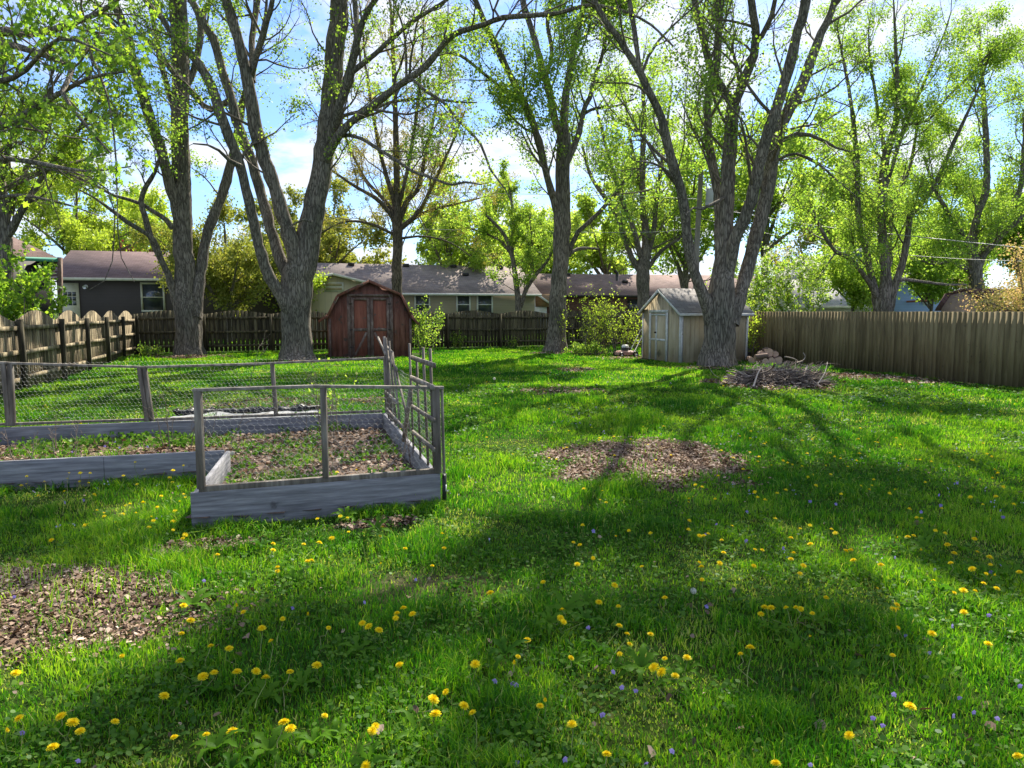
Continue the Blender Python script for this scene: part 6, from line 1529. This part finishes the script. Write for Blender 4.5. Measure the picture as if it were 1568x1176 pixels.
# ------------------------------------------------------------------ bushes and low plants
bush('forsythia_shoots', 'tall yellow-green shoots of a wild bush between the central tree and the mower', 3.7, 29.4, 2.3, 2.0, 301, M_LEAF_YEL, 2000, .065, nst=34, upright=.95)
bush('forsythia_shoots', 'yellow-green shoots directly behind the mower by the tan shed', 4.6, 28.6, 1.9, 1.0, 302, M_LEAF_YEL, 900, .065, nst=18, upright=.92)
bush('climbing_shrub', 'leafy green shrub at the right side of the red shed before the fence', -3.35, 28.0, 1.9, .75, 303, M_LEAF, 1500, .07, nst=9, upright=.85)
bush('yellow_shrub', 'bright yellow-green shrub between the tan shed and the right fence', 8.1, 24.6, 1.9, .4, 304, M_LEAF_YEL, 800, .07, nst=10, upright=.9)
bush('blossoming_bush', 'large bush with white blossom clusters over the right fence behind the tan shed', P(1188, 516, 31)[0], 31, 4.0, 4.0, 305, M_LEAF, 14000, .085, nst=26, upright=.85, flowers=450)
bush('leafy_bush', 'bright green leafy bush before the porch at the left edge beyond the fence', P(20, 516, 21)[0] - .3, 21, 3.3, 2.0, 306, M_LEAF_NEAR, 6500, .11, nst=16, upright=.9)
bush('low_weeds', 'low green weeds at the foot of the bush by the central tree', 2.9, 28.2, .5, 1.4, 307, M_LEAF, 1800, .06, nst=26, upright=.7)
bush('low_weeds', 'leafy weeds at the foot of the back fence right of the red shed', -2.6, 33.2, .8, .7, 308, M_LEAF, 500, .07, nst=8)
bush('low_weeds', 'small weed clump at the foot of the back fence near the central tree', .1, 34.0, .5, .5, 309, M_LEAF, 250, .06, nst=7)
bush('low_weeds', 'weeds along the foot of the left fence corner', -13.7, 27.0, .4, 1.0, 310, M_LEAF, 700, .06, nst=18, upright=.7)

# ------------------------------------------------------------------ dandelions and violets
M_YEL = mat_leaf('dandelion_yellow', [(0, (0.80, 0.56, 0.006)), (0.5, (0.88, 0.70, 0.010)), (1, (0.92, 0.78, 0.02))], trans=.3, gloss=.01, tcol=1.0, twarm=(1, .95, .3))
M_STEM = mat_leaf('flower_stem', [(0, (0.14, 0.22, 0.04)), (1, (0.30, 0.30, 0.12))], trans=.2)
M_DLEAF = mat_leaf('dandelion_leaf', [(0, (0.05, 0.14, 0.012)), (1, (0.13, 0.26, 0.02))], trans=.45, gloss=.004, tcol=1.4)
M_VIO = mat_leaf('violet_petal', [(0, (0.22, 0.15, 0.50)), (1, (0.36, 0.29, 0.66))], trans=.3, gloss=.02, twarm=(1, 1, 1.1))
def head_mesh(seed, nlay, dia=.05):
    rg = np.random.default_rng(seed); V = []; F4 = []; T = []
    for l in range(nlay):
        f = (l + .5) / nlay; rout = dia / 2 * (1 - .75 * f); np_ = max(5, int((26 if nlay > 3 else 15) * (1 - .6 * f)))
        for i in range(np_):
            a_ = 6.283 * (i + rg.uniform(-.25, .25)) / np_; rr = rout * rg.uniform(.88, 1.1); wq = (2.6 * rout / np_ + .0008)
            ca, sa = math.cos(a_), math.sin(a_); z0 = .004 + .004 * f; z1 = .004 + .012 * f + rg.uniform(-.001, .002) - .002 * (l == 0)
            c = np.array((ca, sa, 0)); s_ = np.array((-sa, ca, 0)); b = len(V)
            V += [c * .002 - s_ * wq * .35 + zz * z0, c * .002 + s_ * wq * .35 + zz * z0, c * rr + s_ * wq * .5 + zz * z1, c * rr - s_ * wq * .5 + zz * z1]
            F4.append((b, b + 1, b + 2, b + 3)); T += [np.clip(.75 - .5 * f + rg.normal() * .15, 0, 1)] * 4
    return np.array(V), np.array(F4), np.array(T)
def make_mesh(name, V, F, T, mat):
    o = raw_mesh(name, V, F, mat, tint=T); me = o.data; bpy.data.objects.remove(o); return me
heads = [make_mesh('flower_head', *(lambda q: (q[0], [q[1]], q[2]))(head_mesh(400 + k, 6)), M_YEL) for k in range(4)]
heads_lo = [make_mesh('flower_head', *(lambda q: (q[0], [q[1]], q[2]))(head_mesh(420 + k, 3)), M_YEL) for k in range(2)]
stems = []; rosettes = []
for k in range(4):
    rg = np.random.default_rng(500 + k); p = np.array([(0, 0, 0)] + [(rg.normal(0, .012) * j, rg.normal(0, .012) * j - .004 * j * j, -.033 * j) for j in range(1, 5)])
    V, Fq = tube_arrays(p[None], np.full((1, 5), .0018), 6); stems.append(make_mesh('stem', V, [Fq], np.full(len(V), rg.uniform(0, 1)), M_STEM))
    base = p[-1]; V = []; F6 = []; nl_ = 6
    for i in range(nl_):
        a_ = 6.28 * (i + rg.uniform(-.3, .3)) / nl_; c = np.array((math.cos(a_), math.sin(a_), 0)); s_ = np.array((-c[1], c[0], 0)); Lf = rg.uniform(.07, .13); b = len(V)
        m_ = 7
        for j in range(m_):
            f = j / (m_ - 1); wv = .013 * math.sin(math.pi * min(1, .12 + .88 * f)) ** .7 * (1.25 if j % 2 else .6); zq = .02 + .06 * math.sin(f * 2.2) - .03 * f
            V += [base + c * Lf * f + s_ * wv + zz * zq, base + c * Lf * f + zz * (zq - .004), base + c * Lf * f - s_ * wv + zz * zq]
        for j in range(m_ - 1):
            q = b + 3 * j; F6 += [(q, q + 1, q + 4, q + 3), (q + 1, q + 2, q + 5, q + 4)]
    V = np.array(V); V[:, 2] = np.maximum(V[:, 2], base[2] + .004); rosettes.append(make_mesh('leaves', V, [np.array(F6)], np.full(len(V), rg.uniform(0, 1)), M_DLEAF))
DA = """363 929 373 938 281 928 292 951 278 971 401 963 415 982 323 990 351 994 187 1005 276 1013 363 1030 392 1029 407 1039 311 1037 328 1031 251 1067 24 1032 30 1101 94 1098 111 1108 123 1121 12 1121 176 1106 316 1126 356 1121 267 1130 81 1146
425 869 425 875 471 860 583 863 662 867 618 932 608 940 606 947 632 941 471 943 433 948 503 962 555 955 565 960 580 966 751 909 832 892 807 981 793 1006 787 1017 728 1018 485 1020 444 1030 612 1019 683 1060 663 1072 667 1095 710 1082 724 1092 497 1097 435 1108 445 1117 575 1113 570 1120 827 1082 835 1074 561 1174
884 865 983 868 1074 869 1070 863 1102 863 1154 867 1230 867 1225 879 1075 888 941 897 917 923 947 929 1018 916 861 935 858 947 863 953 948 959 960 972 964 987 996 972 949 1002 874 1008 1018 1009 1052 1008 1002 1023 1014 1030 1034 1036 1134 1002 1149 993 1165 941 1171 931 1181 932 1204 931 1226 933 1219 931 1239 974 1244 940 876 1110 929 1156 1188 1170
1048 728 1100 729 1147 732 1138 719 1065 743 1075 746 1061 761 1055 764 1054 769 1095 764 1160 762 1171 766 1156 754 1190 756 1187 795 1121 806 1055 798 1054 812 1084 818 1071 821 1078 821 1105 828 1156 842 1167 843 1108 847 1211 857 1211 825 919 745 923 752 919 766 928 770 903 775 892 805 963 813 943 822 888 835 878 831 996 817 908 855 894 749 940 669 936 657 1016 653 906 655 1013 632 1170 680 1162 700 1148 693 1199 706 1206 709 1213 712 1182 713
189 729 138 725 123 725 106 725 41 730 33 744 41 742 68 738 103 734 122 738 136 740 99 753 59 760 144 758 221 720 207 708 210 742 265 721 281 713 260 732 264 739 247 760 284 762 281 757 219 770 199 772 193 775 275 769 241 777 149 781 159 786 160 791 188 788 208 786 268 783 232 792 201 797 178 800 235 798 228 808 265 799 131 805 182 813 265 812 283 819 280 825 79 828
486 795 521 791 532 793 534 815 523 819 508 825 489 832 465 834 418 833 418 843 333 850 585 808 582 821 620 841 677 818 680 840 284 820 477 859 626 681 522 682 546 720 516 724 507 700 398 733 462 692
1203 751 1244 727 1237 731 1272 727 1249 744 1288 757 1225 811 1240 805 1273 811 1279 817 1241 834 1295 844 1303 843 1307 859 1349 866 1215 848 1374 824 1390 823 1399 821 1404 793 1411 794 1392 780 1442 779 1432 813 1447 817 1492 826 1451 835 1411 843 1461 848 1496 846 1515 854 1456 863 1517 865 1489 872 1510 879 1522 883 1561 877 1429 890 1506 894 1486 762 1525 761 1505 773 1552 773 1517 796 1536 746 1520 733 1523 720 1528 725 1500 735 1417 739 1371 750 1362 756 1331 750 1335 744 1318 744 1338 735 1298 715 1264 713 1278 700 1426 707 1402 704 1390 714 1468 715 1489 705 1462 691 1279 673 1316 695 1236 695 1228 715
1265 916 1343 902 1373 927 1368 934 1374 934 1375 962 1461 908 1475 905 1493 906 1526 902 1476 938 1427 971 1513 987 1367 1004 1393 1083 1301 1127 1559 1159"""
DA = np.array([float(v) for v in DA.split()]).reshape(-1, 2)
DA = DA[np.argsort(-DA[:, 1])]
far = DA[300:]; DA = DA[:300]
bands = [(1075, 2000, 'along the bottom edge of the photo'), (960, 1075, 'in the dark near grass'), (855, 960, 'in the lawn nearer than the raised bed'), (770, 855, 'level with the foot of the front bed board'),
         (700, 770, 'level with the round leaf patch'), (0, 700, 'in the lawn beyond the round leaf patch')]
cols_ = [(0, 150, 'at the left edge'), (150, 300, 'left of the bed front'), (300, 420, 'below the bed front\'s left half'), (420, 560, 'below the middle of the bed front'), (560, 700, 'below the bed front\'s right end'),
         (700, 850, 'in the strip between bed and leaf patch'), (850, 960, 'below the leaf patch\'s left half'), (960, 1060, 'below the middle of the leaf patch'), (1060, 1170, 'below the leaf patch\'s right end'),
         (1170, 1260, 'just right of the leaf patch'), (1260, 1340, 'under the brush pile'), (1340, 1450, 'right of centre towards the fence'), (1450, 1600, 'at the right edge')]
ordn = ['leftmost', 'second from left', 'third from left', 'fourth from left', 'fifth from left', 'sixth from left', 'seventh from left', 'eighth from left', 'ninth from left', 'tenth from left', 'eleventh from left', 'twelfth from left', 'thirteenth from left', 'fourteenth from left', 'fifteenth from left', 'sixteenth from left', 'seventeenth from left', 'eighteenth from left', 'nineteenth from left', 'twentieth from left']
cell = {}
for k, (px, py) in enumerate(DA):
    bi = [i for i, b in enumerate(bands) if b[0] <= py < b[1]][0]; ci = [i for i, c in enumerate(cols_) if c[0] <= px < c[1]][0]
    cell.setdefault((bi, ci), []).append(k)
lab = {}
for (bi, ci), ks in cell.items():
    ks.sort(key=lambda k: DA[k][0])
    for j, k in enumerate(ks):
        w = (ordn[min(j, 19)] + ' ') if len(ks) > 1 else ''
        w = w.strip()
        lab[k] = ((w + ' yellow dandelion ') if j == 0 or not w else 'yellow dandelion, ' + w + ', ').lstrip() + cols_[ci][2] + ', ' + bands[bi][2]
        if len(lab[k].split()) > 15:
            lab[k] = lab[k].replace('yellow ', '').replace(' of the photo', '').replace('below the ', 'under ')    .replace(', in the dark near grass', ', near dark grass').replace(' in the strip between bed and leaf patch', ' between bed and leaf patch').replace('level with the foot of the front bed board', 'level with the bed foot').replace('in the lawn nearer than the raised bed', 'nearer than the bed').replace('in the lawn beyond the round leaf patch', 'beyond the leaf patch')
rg = np.random.default_rng(77)
bedc = [tuple(q) for q in BF]
for k, (px, py) in enumerate(DA):
    h = rg.uniform(.075, .13) if py > 850 else rg.uniform(.06, .10)
    c = G(px, py, h)
    if poly_in(c[0], c[1], bedc): h = .22; c = G(px, py, h)
    sc = rg.uniform(.55, .98) * (1.1 if py > 1010 else 1)
    root = thing('dandelion', lab[k], 'dandelion', c, 'dandelions flowering in the lawn')
    root.rotation_euler = (rg.normal(0, .22) + .15, rg.normal(0, .26), rg.uniform(-.5, .5))
    if px == 1239: root.rotation_euler = (.9, .7, 0)
    v = k % 4
    hd = bpy.data.objects.new('flower_head', heads[v] if py > 820 else heads_lo[v % 2]); hd.scale = (sc, sc, sc * 1.2) if k % 17 != 9 else (sc * .38, sc * .38, sc * 1.5)
    st_ = bpy.data.objects.new('stem', stems[v]); st_.scale = (1, 1, h / .135)
    lst = [hd, st_]
    if py > 780 and k % 5 in (0, 2):
        lf = bpy.data.objects.new('leaves', rosettes[(k * 3) % 4]); s2 = rg.uniform(.8, 1.4); lf.scale = (s2, s2, 1); lf.location.z = .132 - h; lf.rotation_euler.z = rg.uniform(0, 6); lst.append(lf)
    for ob in lst:
        COL.objects.link(ob); ob.parent = root
# the far and tiny ones
nf = 260
fx_ = list(map(tuple, far))
while len(fx_) < nf:
    px = rg.uniform(10, 1560); py = rg.uniform(560, 715)
    if rg.uniform() < .25 + .75 * fnoise(px, py, 90, 5): fx_.append((px, py))
Vf = []; Ff = []; Tf = []; nv = 0
V0, F0, T0 = head_mesh(990, 3)
for px, py in fx_:
    c = G(px, py, .05)
    if c[1] > 27 or is_inside(c[0], c[1]) or not poly_in(c[0], c[1], YARD): continue
    Vf.append(V0 * rg.uniform(.7, 1.1) + c); Ff.append(F0 + nv); Tf.append(T0); nv += len(V0)
tagp(raw_mesh('far_dandelions', np.vstack(Vf), [np.vstack(Ff)], M_YEL, tint=np.concatenate(Tf)), 'tiny far dandelions dotted over the middle and back of the lawn', 'dandelions', kind='stuff')

for (px, py, h_, sc_, lab_) in ((356, 694, .24, 1.0, 'white dandelion seed head in the back left of the raised bed'), (757, 580, .16, 1.6, 'pale dandelion seed head far back in the middle of the lawn'), (1062, 905, .17, .8, 'small dandelion seed head in the dark lawn below the leaf patch')):
    c = G(px, py, h_); root = thing('seed_head', lab_, 'dandelion', c)
    dv = unit(rg.normal(size=(170, 3))); Pq = np.stack([dv * .003, dv * .020 * sc_], 1) + c; Vq, Fq = tube_arrays(Pq, np.full((170, 2), .0007 * sc_), 3)
    tq = np.cross(dv, rg.normal(size=(170, 3))); tq = unit(tq); bq = np.cross(dv, tq); e_ = c + dv * .020 * sc_; w_ = .0035 * sc_
    V4 = np.stack([e_ - tq * w_, e_ + dv * w_ * .4 - bq * w_, e_ + tq * w_, e_ + dv * w_ * .4 + bq * w_], 1).reshape(-1, 3)
    raw_mesh('seeds', np.vstack([Vq, V4]), [np.vstack([Fq, np.arange(680).reshape(170, 4) + len(Vq)])], M_WHITE_FL, root, np.full(len(Vq) + 680, .6))
    Vs, Fs = tube_arrays(np.array([[c, c - (.004, 0, h_ * .5), c - (.0, .01, h_)]]), np.full((1, 3), .0018), 6); raw_mesh('stem', Vs, [Fs], M_STEM, root, np.full(len(Vs), .5))
VI = """26 912 40 1118 123 1165 272 906 314 890 450 930 558 924 637 889 761 1044 791 1052 783 1045 791 1165 866 1166 900 962 922 1092 939 1031 951 1053 974 1056 985 1166 1029 1153 1084 930 1459 961 1419 997 1386 972 1513 940 1369 1066 1469 1066 1557 1047 1488 1091 1461 1099 1352 1109 1337 1096 1240 1171 1528 1101
1371 855 1514 874 1430 871 1534 866 1410 785 1440 773 1435 759 1466 741 1458 740 1527 781 1536 791 1281 773 1242 767 1195 838 113 693 80 699 176 677 185 685 226 685 161 683 99 771 130 765 1144 785 1094 802 909 815 1080 820 1141 827"""
VI = np.array([float(v) for v in VI.split()]).reshape(-1, 2)
def violet_mesh(seed):
    rg = np.random.default_rng(seed); V = []; F = []
    for q in range(rg.integers(1, 3)):
        o_ = np.array((rg.normal(0, .014), rg.normal(0, .014), rg.uniform(-.01, .012)))
        for i in range(5):
            a_ = 1.57 + 6.283 * i / 5; c = np.array((math.cos(a_), -.5, math.sin(a_))); s_ = np.array((-math.sin(a_), 0, math.cos(a_))); b = len(V); Lp = .013 * rg.uniform(.9, 1.25)
            V += [o_, o_ + c * Lp * .6 + s_ * Lp * .42, o_ + c * Lp, o_ + c * Lp * .6 - s_ * Lp * .42]; F.append((b, b + 1, b + 2, b + 3))
    return make_mesh('petals', np.array(V), [np.array(F)], np.full(len(V), rg.uniform(0, 1)), M_VIO)
vms = [violet_mesh(600 + k) for k in range(4)]
VI = VI[np.argsort(-VI[:, 1])]
cell = {}
bands2 = [(1040, 2000, 'near the bottom edge of the photo'), (930, 1040, 'in the dark near grass'), (840, 930, 'nearer than the raised bed'), (0, 840, 'farther back level with the bed')]
cols2 = [(0, 200, 'at the far left'), (200, 500, 'below the bed front\'s left half'), (500, 850, 'left of the photo\'s middle'), (850, 960, 'right of the photo\'s middle'), (960, 1200, 'below the leaf patch'), (1200, 1400, 'below the brush pile'), (1400, 1600, 'at the far right')]
for k, (px, py) in enumerate(VI):
    bi = [i for i, b in enumerate(bands2) if b[0] <= py < b[1]][0]; ci = [i for i, c in enumerate(cols2) if c[0] <= px < c[1]][0]; cell.setdefault((bi, ci), []).append(k)
for (bi, ci), ks in cell.items():
    ks.sort(key=lambda k: VI[k][0])
    for j, k in enumerate(ks):
        px, py = VI[k]; w = (ordn[min(j, 19)] + ', ') if len(ks) > 1 else ''
        z_ = .05 if not (px < 240 and py < 700) else .16
        c = G(px, py, z_); root = thing('violet', 'small purple violet, ' + w + cols2[ci][2] + ', ' + bands2[bi][2], 'violet', c, 'purple violets in the grass')
        root['label'] = root['label'].replace(' of the photo', '').replace("the photo's middle", 'centre').replace('small purple', 'purple')
        pt_ = bpy.data.objects.new('petals', vms[k % 4]); s2 = rg.uniform(.75, 1.05) * (1.0 if py > 850 else 1.25); pt_.scale = (s2,) * 3; pt_.rotation_euler.z = rg.uniform(-.6, .6)
        st_ = bpy.data.objects.new('stem', stems[k % 4]); st_.scale = (.5, .5, z_ / .135)
        for ob in (pt_, st_): COL.objects.link(ob); ob.parent = root
# pale speckle of tiny flowers in the middle lawn
n = 1800; x, y = wedge(n, 4.5, 22, .9); k_ = (fnoise(x, y, 1.1, 95) > .56) & poly_in(x, y, YARD) & ~is_inside(x, y) & (patch_density(x, y) > .6); x, y = x[k_], y[k_]; n = len(x)
C = np.repeat(np.stack([x, y, rng.uniform(.04, .09, n)], 1), 3, 0) + rng.normal(size=(n * 3, 3)) * .012
V, Fl = leaf_arrays(rng, C, np.tile((0, 0, .4), (len(C), 1)), .016, droop=-.2)
M_PALEV = mat_leaf('pale_violet', [(0, (0.30, 0.27, 0.52)), (1, (0.55, 0.52, 0.70))], trans=.3, twarm=(1, 1, 1.1))
tagp(raw_mesh('speedwell', V, [Fl], M_PALEV, tint=np.repeat(rng.uniform(0, 1, len(C)), 4)), 'tiny pale lilac flowers speckling the middle of the lawn', 'wild flowers', kind='stuff')
